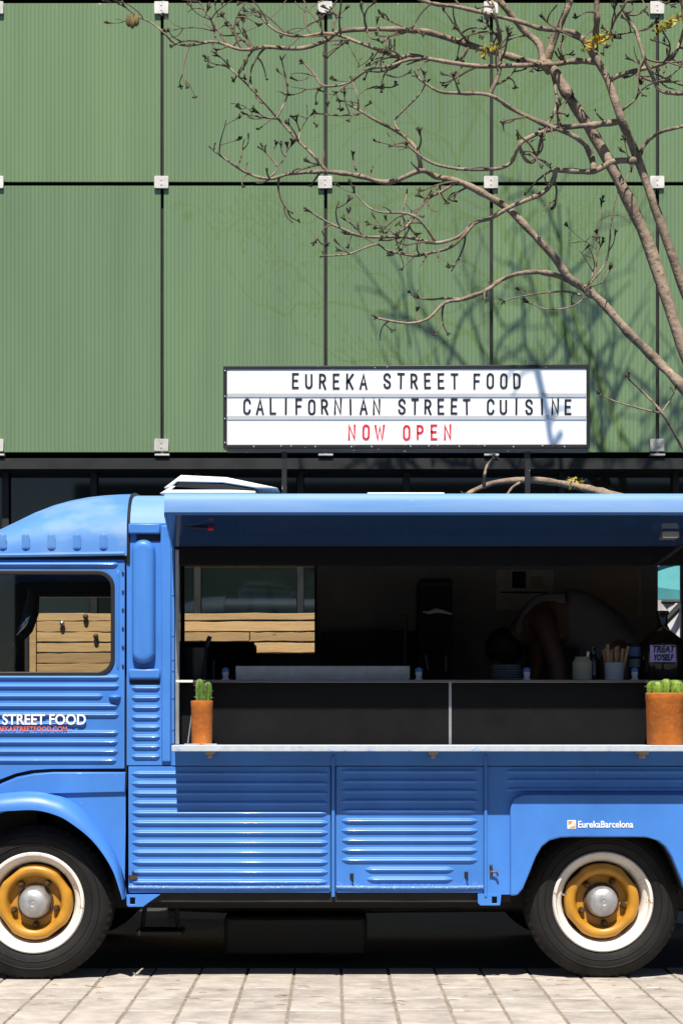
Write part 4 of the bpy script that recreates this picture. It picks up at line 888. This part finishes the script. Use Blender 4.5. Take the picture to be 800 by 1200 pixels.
# ------------------------------------------------------------------ roof hatch
HD = 5.3
hb = empty('roof_hatch', 'white tilted roof vent lid on the truck roof left of the sign', 'roof hatch', loc=(X(245, HD), HD - DV, 2.16))
HO = Vector(hb.location)
def lid(pts, dy, th):
    b = MB(); q = [W(a, c, HD) - HO for a, c in pts]; n_ = len(q)
    vs_ = [(p.x, -.06, p.z) for p in q] + [(p.x, dy, p.z + .03) for p in q]
    return b.add(vs_, [tuple(range(n_)), tuple(range(2 * n_ - 1, n_ - 1, -1))] + [(i, (i + 1) % n_, (i + 1) % n_ + n_, i + n_) for i in range(n_)])
P('hatch_lid', lid([(193, 573.5), (213, 558.5), (266, 561), (326, 573.5), (300, 573.5), (262, 567.5), (209, 566.5), (200, 573.5)], .4, .02), 'white', hb, bevel=.004)
P('hatch_rim', lid([(188, 580), (203, 571), (300, 577), (300, 580)], .38, .02), 'white', hb, bevel=.004)
P('hatch_seal', lid([(202, 575.5), (211, 567.5), (262, 569), (300, 575.5)], .3, .02), 'seal', hb)
rp = MB().box(X(430, 5.2), X(520, 5.2), .65, .95, 2.14, Z(578.4, 5.2))
tag(P('roof_plate', rp, 'white', None, bevel=.004), 'low white plate lying on the truck roof under the sign', 'plate')

# ------------------------------------------------------------------ pots with cacti on the shelf
def pot(cxpx, w_px, top, name, label, D, cm_):
    u = U(D); c = W(cxpx, 873.6, D); c.z = SZ1 + .0005
    t = empty(name, label, 'potted plant', 'potted cacti on the shelf', tuple(c)); R = w_px / 2 * u; h = Z(top, D) - SZ1
    P('pot', MB().lathe([(.001, 0), (R * .90, 0), (R * .93, .006), (R * .99, h * .86), (R * 1.02, h * .88), (R * 1.02, h * .99), (R * .98, h), (R * .88, h - .003), (R * .86, h - .02)], (0, 0, 0), 'z', 36), 'terra', t, ang=40)
    P('soil', MB().lathe([(.001, h - .014), (R * .87, h - .017)], (0, 0, 0), 'z', 24), 'soil', t)
    return t, R, h, u
def cactus_stem(t, x, y, z0, hgt, r, m, lean=0, ribs=7, flat=1.0):
    n_ = ribs * 4; prof = [(.7, 0), (.95, .15), (1.0, .45), (.96, .75), (.75, .92), (.4, .985), (.05, 1)]
    b = MB(); vs_ = []; fs_ = []
    for (rr, a) in prof:
        for k in range(n_):
            th = 2 * math.pi * k / n_; q = r * rr * (1 + .22 * math.cos(ribs * th)); vs_.append((x + q * math.cos(th) + lean * a * hgt, y + q * math.sin(th) * flat, z0 + a * hgt))
    for i in range(len(prof) - 1):
        for k in range(n_):
            k2 = (k + 1) % n_; fs_.append((i * n_ + k, i * n_ + k2, (i + 1) * n_ + k2, (i + 1) * n_ + k))
    fs_.append(tuple(range((len(prof) - 1) * n_, len(prof) * n_)))
    st_ = P('cactus_stem', b.add(vs_, fs_), m, t, ang=70)
    sp_ = MB()
    for i in range(40):
        th = 2 * math.pi * rnd.randint(0, ribs - 1) / ribs; a = rnd.uniform(.1, .95); q = r * 1.12
        p0 = Vector((x + q * math.cos(th) + lean * a * hgt, y + q * math.sin(th) * flat, z0 + a * hgt)); d_ = Vector((math.cos(th) + rnd.gauss(0, .4), math.sin(th) + rnd.gauss(0, .4), rnd.gauss(0, .5))) * .008
        sp_.tube([p0 - d_ * .3, p0 + d_], [.0007, .0003], 3)
    tag(P('spines', sp_, 'cream', st_), kind='stuff')
t, R, h, u = pot(236.5, 25.5, 821.5, 'potted_cactus', 'slim terracotta pot with tall dark cactus at the left end of the shelf', 4.42, 'cactus')
cactus_stem(t, -.006, 0, h - .02, .112, .0165, 'cactus', -.03); cactus_stem(t, .018, .004, h - .02, .100, .0155, 'cactus', .08)
t, R, h, u = pot(779, 45, 812.5, 'potted_cactus', 'wide bright terracotta pot with lit green cactus at the right end of the shelf', 4.41, 'cactus2')
for (dx, dy, hh_, r_, ln) in ((-.040, -.01, .072, .030, -.05), (-.002, -.015, .080, .020, .06), (.038, 0, .076, .031, .05), (.0, .03, .070, .03, 0)): cactus_stem(t, dx, dy, h - .02, hh_, r_, 'cactus2', ln, 6)
tag(MB().tube([W(220, 871, 4.40), W(225.5, 831, 4.44)], .0025, 6).tube([W(216, 872.5, 4.38), W(254, 872.5, 4.38)], .002, 4).build('leaning_rod', 'alu'), 'thin metal rod leaning beside the left cactus pot', 'rod')

# ------------------------------------------------------------------ things on the counter
def at(pxc, D): return Vector((X(pxc, D), D - DV, CT + .0006))
def thing_lathe(name, label, cat, pxc, D, prof_px, m, n=24, group=None, ang=40):
    c = at(pxc, D); u = U(D)
    o = MB().lathe([(r * u, a * u) for r, a in prof_px], (0, 0, 0), 'z', n).build(name, m, None, ang=ang); o.location = c
    return tag(o, label, cat, group)
LB = ['leftmost', 'second from left', 'third from left', 'rightmost']
where = ['beside the metal tray\'s left end', 'at the metal tray\'s right end', 'beside the stacked plates', 'below the blue tins']
for i, a in enumerate((264, 490.5, 617, 743.5)):
    D = 4.66; u = U(D); r_ = empty('salt_shaker', 'small white salt shaker with blue cap %s' % where[i], 'shaker', 'salt shakers along the counter', tuple(at(a, D)))
    P('shaker_body', MB().lathe([(.001, 0), (4.6 * u, 0), (4.6 * u, 1.6 * u), (3.2 * u, 2.4 * u), (3.4 * u, 4 * u), (4.2 * u, 8 * u), (3.6 * u, 10 * u), (.001, 10 * u)], (0, 0, 0), 'z', 16), 'cup', r_)
    P('shaker_cap', MB().lathe([(3.9 * u, 10.02 * u), (4.7 * u, 10.6 * u), (4.6 * u, 12 * u), (3.2 * u, 14 * u), (1.2 * u, 15 * u), (.0005, 15.2 * u)], (0, 0, 0), 'z', 16), 'bluecap', r_)
D = 4.8; u = U(D)
tr = empty('steel_tray', 'long brushed steel tray on the counter', 'tray', None, tuple(at(378, D)))
P('tray_wall', MB().box(-102 * u, 102 * u, 0, .012, 0, 17.5 * u).box(-102 * u, -97 * u, -.01, -.001, 0, 17.5 * u).box(-102 * u, -101.2 * u, .013, .3, 0, 17 * u).box(101.2 * u, 102 * u, .013, .3, 0, 17 * u), 'steel', tr, bevel=.002)
P('tray_base', MB().box(-101 * u, 101 * u, .013, .3, .002, .01), 'steel', tr)
D = 4.75; u = U(D)
bk = empty('black_bucket', 'dark enamel bucket with a slanting scoop handle at the counter\'s left end', 'bucket', None, tuple(at(229, D)))
P('bucket_body', MB().lathe([(.001, 0), (13 * u, 0), (15.5 * u, 38 * u), (16.5 * u, 39 * u), (14.5 * u, 38 * u), (12 * u, 3 * u)], (0, 0, 0), 'z', 28), 'bucket', bk)
P('scoop', MB().tube([(6 * u, 0, 20 * u), (17 * u, 0, 52 * u)], [5 * u, 2.5 * u], 8), 'bucket', bk)
thing_lathe('metal_tube', 'slim upright steel tube beside the bucket', 'tube', 250, 4.7, [(.1, 0), (2, 0), (2, 22), (1.5, 23), (.1, 23)], 'tank', 10)
D = 4.85; u = U(D)
for i in range(6):
    o = MB().lathe([(.001, 0), (11 * u, 0), (17.5 * u, 2.4 * u), (17.8 * u, 3.0 * u), (10 * u, 1.2 * u), (.001, 1.0 * u)], (0, 0, 0), 'z', 28).build('plate', 'plate'); o.location = at(593, D) + Vector((rnd.uniform(-.004, .004), 0, i * 3.1 * u))
    tag(o, 'grey stoneware plate in the stack, %s' % ['bottom one', 'second from the bottom', 'third from the bottom', 'third from the top', 'second from the top', 'topmost one'][i], 'plate', 'stacked plates')
D = 4.8; u = U(D)
jr = empty('utensil_crock', 'cream ceramic crock holding utensils', 'crock', None, tuple(at(682, D)))
P('crock_body', MB().lathe([(.001, 0), (10.5 * u, 0), (11.5 * u, 4 * u), (11.5 * u, 22 * u), (8.5 * u, 26 * u), (9.5 * u, 28 * u), (8 * u, 28 * u), (7.5 * u, 10 * u)], (0, 0, 0), 'z', 24), 'cream', jr)
P('utensil', MB().tube([(0, 0, 5 * u), (-1 * u, 0, 36 * u)], [1.2 * u, 2.2 * u], 6), 'tank', jr); P('utensil', MB().tube([(3 * u, 0, 5 * u), (7 * u, 0, 34 * u)], [1 * u, 1.8 * u], 6), 'steel', jr)
c2 = thing_lathe('sauce_bottle', 'dim glass sauce bottle behind the cream crock', 'bottle', 695, 4.88, [(.1, 0), (8, 0), (8, 24), (4, 30), (3, 36), (3.4, 40), (.1, 40)], 'bottle')
cu = empty('stick_cup', 'pale enamel cup full of wooden stirring sticks', 'cup', None, tuple(at(719.5, D)))
P('cup_body', MB().lathe([(.001, 0), (10.5 * u, 0), (11 * u, 2 * u), (11.8 * u, 20.5 * u), (12.2 * u, 21.3 * u), (10.8 * u, 21 * u), (10 * u, 4 * u)], (0, 0, 0), 'z', 28), 'cup', cu)
for i in range(13):
    a = -7 + 14 * i / 12; ln = rnd.uniform(-.2, .2) + a * .03; tp = 38 + rnd.uniform(-3, 5)
    P('stick', MB().box(-1.6 * u, 1.6 * u, -.0015, .0015, 8 * u, tp * u), 'stick', cu).matrix_local = Matrix.Translation((a * u, rnd.uniform(-6, 6) * u, 0)) @ Matrix.Rotation(ln * .6, 4, 'Y')
D = 4.9; u = U(D)
tin = empty('tea_tin', 'blue lidded tin on the dark tin near the right cactus', 'tin', None, tuple(at(746, D) + Vector((0, 0, 29 * u))))
P('tin_body', MB().lathe([(.001, 0), (9.5 * u, 0), (9.5 * u, 14 * u), (.001, 14 * u)], (0, 0, 0), 'z', 24), 'bluecap', tin); P('tin_lid', MB().lathe([(9.9 * u, 11 * u), (9.9 * u, 15 * u), (9 * u, 15.6 * u), (.001, 15.6 * u)], (0, 0, 0), 'z', 24), 'tank', tin)
tn2 = empty('dark_tin', 'dark tin with a printed pale label under the blue tin', 'tin', None, tuple(at(746, D)))
P('tin_body', MB().lathe([(.001, 0), (10 * u, 0), (10 * u, 28.8 * u), (.001, 28.8 * u)], (0, 0, 0), 'z', 24), 'black', tn2)
P('label_band', MB().lathe([(10.15 * u, 16 * u), (10.15 * u, 26 * u)], (0, 0, 0), 'z', 24), 'plate', tn2)
D = 4.72; u = U(D)
bt = empty('demijohn', 'dark round glass bottle behind the lilac card', 'bottle', None, tuple(at(776, D + .1)))
P('bottle_body', MB().lathe([(.001, 0), (24 * u, 0), (27 * u, 6 * u), (27 * u, 38 * u), (22 * u, 50 * u), (9 * u, 60 * u), (6 * u, 66 * u), (6 * u, 78 * u), (7.5 * u, 79 * u), (7.5 * u, 83 * u), (.001, 83 * u)], (0, 0, 0), 'z', 32), 'bottle', bt)
P('wire_clasp', MB().tube([(-8 * u, -6 * u, 58 * u), (0, -11 * u, 64 * u), (8 * u, -6 * u, 58 * u), (3 * u, -9 * u, 52 * u), (-4 * u, -9 * u, 54 * u), (-8 * u, -6 * u, 58 * u)], 1.0 * u, 6), 'steel', bt)
D = 4.58
cdn = empty('lilac_card', 'lilac card reading treat yo\'self above the right cactus', 'card', None, (X(776.5, D), D - DV, CT))
cz = CT
P('card', MB().box(X(761.5, D) - X(776.5, D), X(791.5, D) - X(776.5, D), 0, .003, Z(776, D) - cz, Z(756, D) - cz), 'lilac', cdn)
P('card_stem', MB().box(-.004, .004, .0035, .009, 0, Z(760, D) - cz), 'black', cdn)
for (s_, zb__, sz) in (('TREAT', 764.5, .040), ("YO'SELF", 774, .036)):
    text(s_, sz, 'letter_k', (0, -.0012, Z(zb__, D) - cz), cdn, 'lettering', .80 if s_ == 'TREAT' else .66, .0014, .0008, 'CENTER', .25)
# things further back in the truck
D = 5.9; u = U(D)
mc = empty('coffee_boiler', 'tall dark boiler with a pale cloth over its front', 'boiler', None, (X(510, D), D - DV, CT - .2))
zz = lambda p: Z(p, D) - (CT - .2)
P('boiler_body', MB().plate([rrect(-20 * u, 20 * u, 0, zz(678), .02, 4)], 0, .25), 'black', mc, bevel=.006)
P('boiler_lid', MB().box(-17 * u, 17 * u, -.01, -.0005, zz(687), zz(683)), 'tank', mc)
P('cloth', MB().tube([(-15 * u, -.012, zz(717)), (-8 * u, -.02, zz(718.5)), (0, -.022, zz(716)), (8 * u, -.02, zz(717)), (19 * u, -.012, zz(720))], [.004, .008, .012, .009, .005], 8), 'canvas', mc)
P('boiler_leg', MB().box(-18 * u, -14 * u, .02, .06, -.62, 0), 'tank', mc); P('boiler_leg', MB().box(14 * u, 18 * u, .02, .06, -.62, 0), 'tank', mc)
P('tap', MB().tube([(-12 * u, -.03, zz(768)), (-9 * u, -.03, zz(786))], .006, 6), 'steel', mc); P('tap', MB().tube([(12 * u, -.03, zz(768)), (12 * u, -.03, zz(788))], .006, 6), 'steel', mc)
D = 6.1; u = U(D)
fr_ = empty('fridge', 'dark low fridge behind the steel tray', 'fridge', None, (X(430, D), D - DV, .45))
P('fridge_body', MB().box(-55 * u, 58 * u, 0, .35, 0, Z(740, D) - .45), 'tank', fr_, bevel=.01); P('fridge_handle', MB().tube([(45 * u, -.02, .9), (45 * u, -.02, 1.2)], .008, 6), 'steel', fr_)
D = 6.0
kc = empty('black_crate', 'black crate in front of the pine boards behind the bucket', 'crate', None, (X(258, D), D - DV, .45)); zc_ = Z(752, D) - .45; w2 = X(298, D) - X(258, D)
P('crate_side', MB().box(-w2 * 1.25, w2, 0, .012, 0, zc_), 'black', kc, bevel=.004); P('crate_side', MB().box(-w2 * 1.25, w2, .29, .30, 0, zc_ - .01), 'black', kc, bevel=.004)
P('crate_lid', MB().box(-w2 * 1.25, w2, .013, .289, zc_ - .03, zc_ - .012), 'tank', kc)
DP = DV + fyv - .034
def poster(a0, a1, b0, b1, m, name, label, cat):
    r_ = empty(name, label, cat, None, (X((a0 + a1) / 2, DP), DP - DV, Z(b1, DP))); w_ = X(a1, DP) - X(a0, DP); h_ = Z(b0, DP) - Z(b1, DP)
    P('sheet', MB().box(-w_ / 2, w_ / 2, -.004, 0, 0, h_), m, r_); return r_, w_, h_
r_, w_, h_ = poster(581, 648, 668, 715, 'paper', 'wall_poster', 'pale poster pinned to the truck\'s back wall above the person', 'poster')
P('print', MB().box(-w_ * .22, w_ * .02, -.0055, -.0045, h_ * .55, h_ * .96), 'black', r_); P('print', MB().box(-w_ * .42, w_ * .4, -.0055, -.0045, h_ * .42, h_ * .46), 'black', r_); P('print', MB().box(w_ * .1, w_ * .32, -.0055, -.0045, h_ * .55, h_ * .85), 'board', r_)
r_, w_, h_ = poster(691, 750, 668, 722, 'board', 'notice_board', 'plain tan board on the back wall right of the person', 'board')
P('board_edge', MB().box(w_ / 2 - .012, w_ / 2, -.012, -.0045, 0, h_), 'paper', r_)

# ------------------------------------------------------------------ person bending over the counter
def skin(name, verts, edges, m, parent, sub=2, root=0):
    me = bpy.data.meshes.new(name); me.from_pydata([v[:3] for v in verts], edges, [])
    o = bpy.data.objects.new(name, me); COL.objects.link(o)
    mod = o.modifiers.new('skin', 'SKIN'); mod.use_smooth_shade = True
    for i, v in enumerate(verts):
        sv = me.skin_vertices[0].data[i]; sv.radius = (v[3], v[4] if len(v) > 4 else v[3]); sv.use_root = (i == root)
    o.modifiers.new('sub', 'SUBSURF').levels = sub; bpy.context.view_layer.update()
    nm = bpy.data.meshes.new_from_object(o.evaluated_get(bpy.context.evaluated_depsgraph_get())); bpy.data.objects.remove(o)
    nm.materials.clear(); nm.materials.append(M[m]); nm.name = name
    o = bpy.data.objects.new(name, nm); COL.objects.link(o); o.parent = parent
    for p_ in nm.polygons: p_.use_smooth = True
    return o
PD = 5.75
pe = empty('person', 'person in a grey sleeveless top bending down to the left behind the counter', 'person', None, (X(722, PD), PD - DV, .45))
PO = Vector(pe.location)
def q(a, b, dy=0): p_ = W(a, b, PD) - PO; return Vector((p_.x, dy, p_.z))
pel, wst, chs, shc, nck, hed = q(722, 772), q(708, 742), q(672, 722), q(628, 727), q(606, 742), q(588, 762)
body = [(*pel, .115, .13), (*wst, .10, .125), (*chs, .11, .14), (*shc, .085, .13), (*nck, .055), (*hed, .085, .075), (*(hed + Vector((-.03, 0, -.09))), .06, .055)]
ed = [(0, 1), (1, 2), (2, 3), (3, 4), (4, 5), (5, 6)]
hands = []
for sgn in (-1, 1):
    sh = shc + Vector((.02, sgn * .19, -.01)); el = sh + Vector((.03 - .04 * sgn, sgn * .05, -.27)); wr = el + Vector((-.12, -sgn * .03, -.17)); ha = wr + Vector((-.05, 0, -.05))
    n0 = len(body); body += [(*sh, .058), (*el, .042), (*wr, .028), (*ha, .036, .022)]
    ed += [(3, n0), (n0, n0 + 1), (n0 + 1, n0 + 2), (n0 + 2, n0 + 3)]
    for f in range(5):
        base = ha + Vector((-.012, (f - 2) * .018, -.012)); tip = base + Vector((-.035 + .004 * abs(f - 2), (f - 2) * .006, -.045 + .006 * abs(f - 2)))
        if f == (0 if sgn > 0 else 4): tip = base + Vector((.02, (f - 2) * .012, -.03))
        mid_ = (base + tip) / 2 + Vector((-.008, 0, .004)); n1 = len(body); body += [(*base, .010), (*mid_, .009), (*tip, .007)]; ed += [(n0 + 3, n1), (n1, n1 + 1), (n1 + 1, n1 + 2)]
for sgn in (-1, 1):
    hp = Vector((pel.x + .02, sgn * .10, pel.z - .12)); kn = Vector((.03, sgn * .12, .50)); an = Vector((.05, sgn * .12, .09)); to = Vector((-.12, sgn * .13, .035))
    n0 = len(body); body += [(*hp, .10), (*kn, .065), (*an, .045), (*to, .04, .03)]; ed += [(0, n0), (n0, n0 + 1), (n0 + 1, n0 + 2), (n0 + 2, n0 + 3)]
skin('body', body, ed, 'skin', pe)
tt = [(*(pel + Vector((.0, 0, -.06))), .178, .195), (*wst, .128, .155), (*chs, .134, .165), (*(chs + (shc - chs) * .45), .125, .155)]
skin('tank_top', tt, [(0, 1), (1, 2), (2, 3)], 'tee', pe)
for sgn in (-1, 1):
    a0 = chs + (shc - chs) * .3 + Vector((0, sgn * .09, .085)); a1 = shc + Vector((.0, sgn * .085, .085)); a2 = nck + Vector((.02, sgn * .06, .045)); a3 = nck + Vector((-.01, sgn * .03, -.05))
    P('shoulder_strap', MB().tube(spline([tuple(a0), tuple(a1), tuple(a2), tuple(a3)], 5), [.03] * 12 + [.022] * 4, 8), 'tee', pe)
lg_ = []; le = []
lg_ = [(pel.x, 0, pel.z - .04, .16, .18)]
for sgn in (-1, 1):
    n0 = len(lg_); lg_ += [(pel.x + .02, sgn * .10, pel.z - .16, .115), (.03, sgn * .12, .50, .08), (.05, sgn * .12, .12, .06)]; le += [(0, n0), (n0, n0 + 1), (n0 + 1, n0 + 2)]
skin('trousers', lg_, le, 'jeans', pe)
hb_ = MB(); hc = hed + Vector((.012, 0, .012))
hb_.add([(hc.x + .098 * math.cos(e) * math.cos(t_), hc.y + .088 * math.cos(e) * math.sin(t_), hc.z + .10 * math.sin(e)) for e in [-.9 + 2.4 * k / 8 for k in range(9)] for t_ in [2 * math.pi * k / 20 for k in range(20)]],
        [(i * 20 + k, i * 20 + (k + 1) % 20, (i + 1) * 20 + (k + 1) % 20, (i + 1) * 20 + k) for i in range(8) for k in range(20)])
P('hair', hb_, 'hair', pe, ang=80)

# ------------------------------------------------------------------ slatted wooden screens behind the truck
def screen(x0, x1, tops, posts, D, label, ends=None):
    y = D - DV; r_ = empty('wooden_screen', label, 'wooden screen', 'slatted wooden screens', (X((x0 + x1) / 2, D), y, 0)); cx = r_.location.x; u = U(D)
    tp = list(tops)
    while Z(tp[-1] + 12, D) > .08: tp.append(tp[-1] + 11.7)
    for i, a in enumerate(tp[:-1]):
        hgt = (tp[i + 1] - a) * u - rnd.uniform(.003, .011)
        segs = [(x0, x1)] if not ends or i not in ends else [(x0, ends[i]), (ends[i] + 1.2, x1)]
        for (s0, s1) in segs:
            w2 = (X(s1, D) - X(s0, D)) / 2; b = MB(); th = rnd.uniform(.018, .026); n_ = 9; rw = []
            topj = [rnd.uniform(-.0025, .0025) for _ in range(n_)]; botj = [rnd.uniform(-.0025, .0025) for _ in range(n_)]
            for k in range(n_):
                xx = -w2 + 2 * w2 * k / (n_ - 1); rw.append([(xx, 0, -hgt / 2 + botj[k]), (xx, 0, hgt / 2 + topj[k]), (xx, th, hgt / 2 + topj[k]), (xx, th, -hgt / 2 + botj[k])])
            b.grid(rw, closed=True); L_ = len(b.v); b.f += [(3, 2, 1, 0), (L_ - 4, L_ - 3, L_ - 2, L_ - 1)]
            o = P('plank', b, 'wood', r_, bevel=.002); o.location = ((X(s0, D) + X(s1, D)) / 2 - cx, -.012 + rnd.uniform(-.004, .004), Z(a, D) - hgt / 2 - .002); o.rotation_euler = (0, rnd.uniform(-.004, .004), 0)
    for p_ in posts:
        P('post', MB().box(X(p_ - 4, D) - cx, X(p_ + 4, D) - cx, .017, .06, 0, Z(tops[0] + 1.5, D)), 'wood', r_, bevel=.003)
    return r_
s1_ = screen(43.5, 150, [718.5, 728, 741, 753.5, 765.5, 777.5, 790], (52, 100, 146), 7.3, 'slatted pine screen seen through the cab window')
P('end_post', MB().box(X(35.5, 7.3) - s1_.location.x, X(42.8, 7.3) - s1_.location.x, -.03, .05, 0, Z(718, 7.3)), 'wood', s1_, bevel=.003)
for (a, b_) in ((73.5, 731), (113, 746), (101, 723)): P('bolt_knob', MB().lathe([(.001, -.03), (.012, -.026), (.016, -.014), (.012, 0)], (X(a, 7.3) - s1_.location.x, -.016, Z(b_, 7.3)), 'y', 12), 'steel' if a < 80 else 'nut', s1_)
screen(180, 371.5, [718.5, 728.5, 741.2, 753.2, 766.2, 778], (200, 292, 364), 7.3, 'slatted pine screen seen through the serving hatch window', {2: 292, 4: 250})
# ------------------------------------------------------------------ teal parasol and pale tarpaulin far right behind the truck
UD = 7.4
um = empty('parasol', 'teal canvas parasol seen through the small window at the right edge', 'parasol', None, (X(805, UD), UD - DV + .3, 0)); uo = Vector(um.location)
apex = Z(628, UD); rim_z = Z(688, UD); rim_r = 95 * U(UD); rw = []
for k in range(9):
    t_ = k / 8; rw.append([(rim_r * t_ * math.cos(a), rim_r * t_ * math.sin(a), apex + (rim_z - apex) * (t_ ** 1.15) - .03 * t_ * abs(math.sin(3 * a))) for a in [2 * math.pi * j / 48 for j in range(48)]])
P('canopy', MB().grid(rw, closed=True), 'teal', um, ang=60)
P('valance', MB().grid([[(rim_r * math.cos(a), rim_r * math.sin(a), rim_z - .03 * abs(math.sin(3 * a))) for a in [2 * math.pi * j / 48 for j in range(48)]], [(rim_r * math.cos(a), rim_r * math.sin(a), rim_z - .14 - .015 * math.sin(9 * a)) for a in [2 * math.pi * j / 48 for j in range(48)]]], closed=True), 'teal', um, ang=60)
P('pole', MB().tube([(0, 0, 0), (0, 0, apex)], .02, 10), 'alu', um); P('foot', MB().lathe([(.001, 0), (.22, 0), (.22, .05), (.04, .07), (.001, .07)], (0, 0, 0), 'z', 24), 'tank', um)
TD = 7.0
tp_ = empty('hung_tarpaulin', 'wrinkled pale canvas hung behind the truck at the right edge', 'tarpaulin', None, (X(790, TD), TD - DV, 0)); tz = Z(705, TD); rw = []
for k in range(14):
    zz_ = tz * (1 - k / 13); rw.append([(-.28 + .56 * j / 16, .03 * math.sin(j * 1.1 + k * .5) + .015 * math.sin(k * 1.7), zz_ - .01 * math.sin(j * .9)) for j in range(17)])
P('cloth', MB().grid(rw), 'canvas', tp_, ang=80); P('rail', MB().tube([(-.3, .02, tz), (.3, .02, tz)], .012, 8), 'tank', tp_)
P('brace', MB().tube([(-.2, -.05, Z(760, TD)), (.12, -.05, Z(690, TD))], .02, 8), 'tank', tp_)
for sx in (-.29, .29): P('stand_leg', MB().tube([(sx, .02, 0), (sx, .02, tz)], .012, 8), 'tank', tp_)
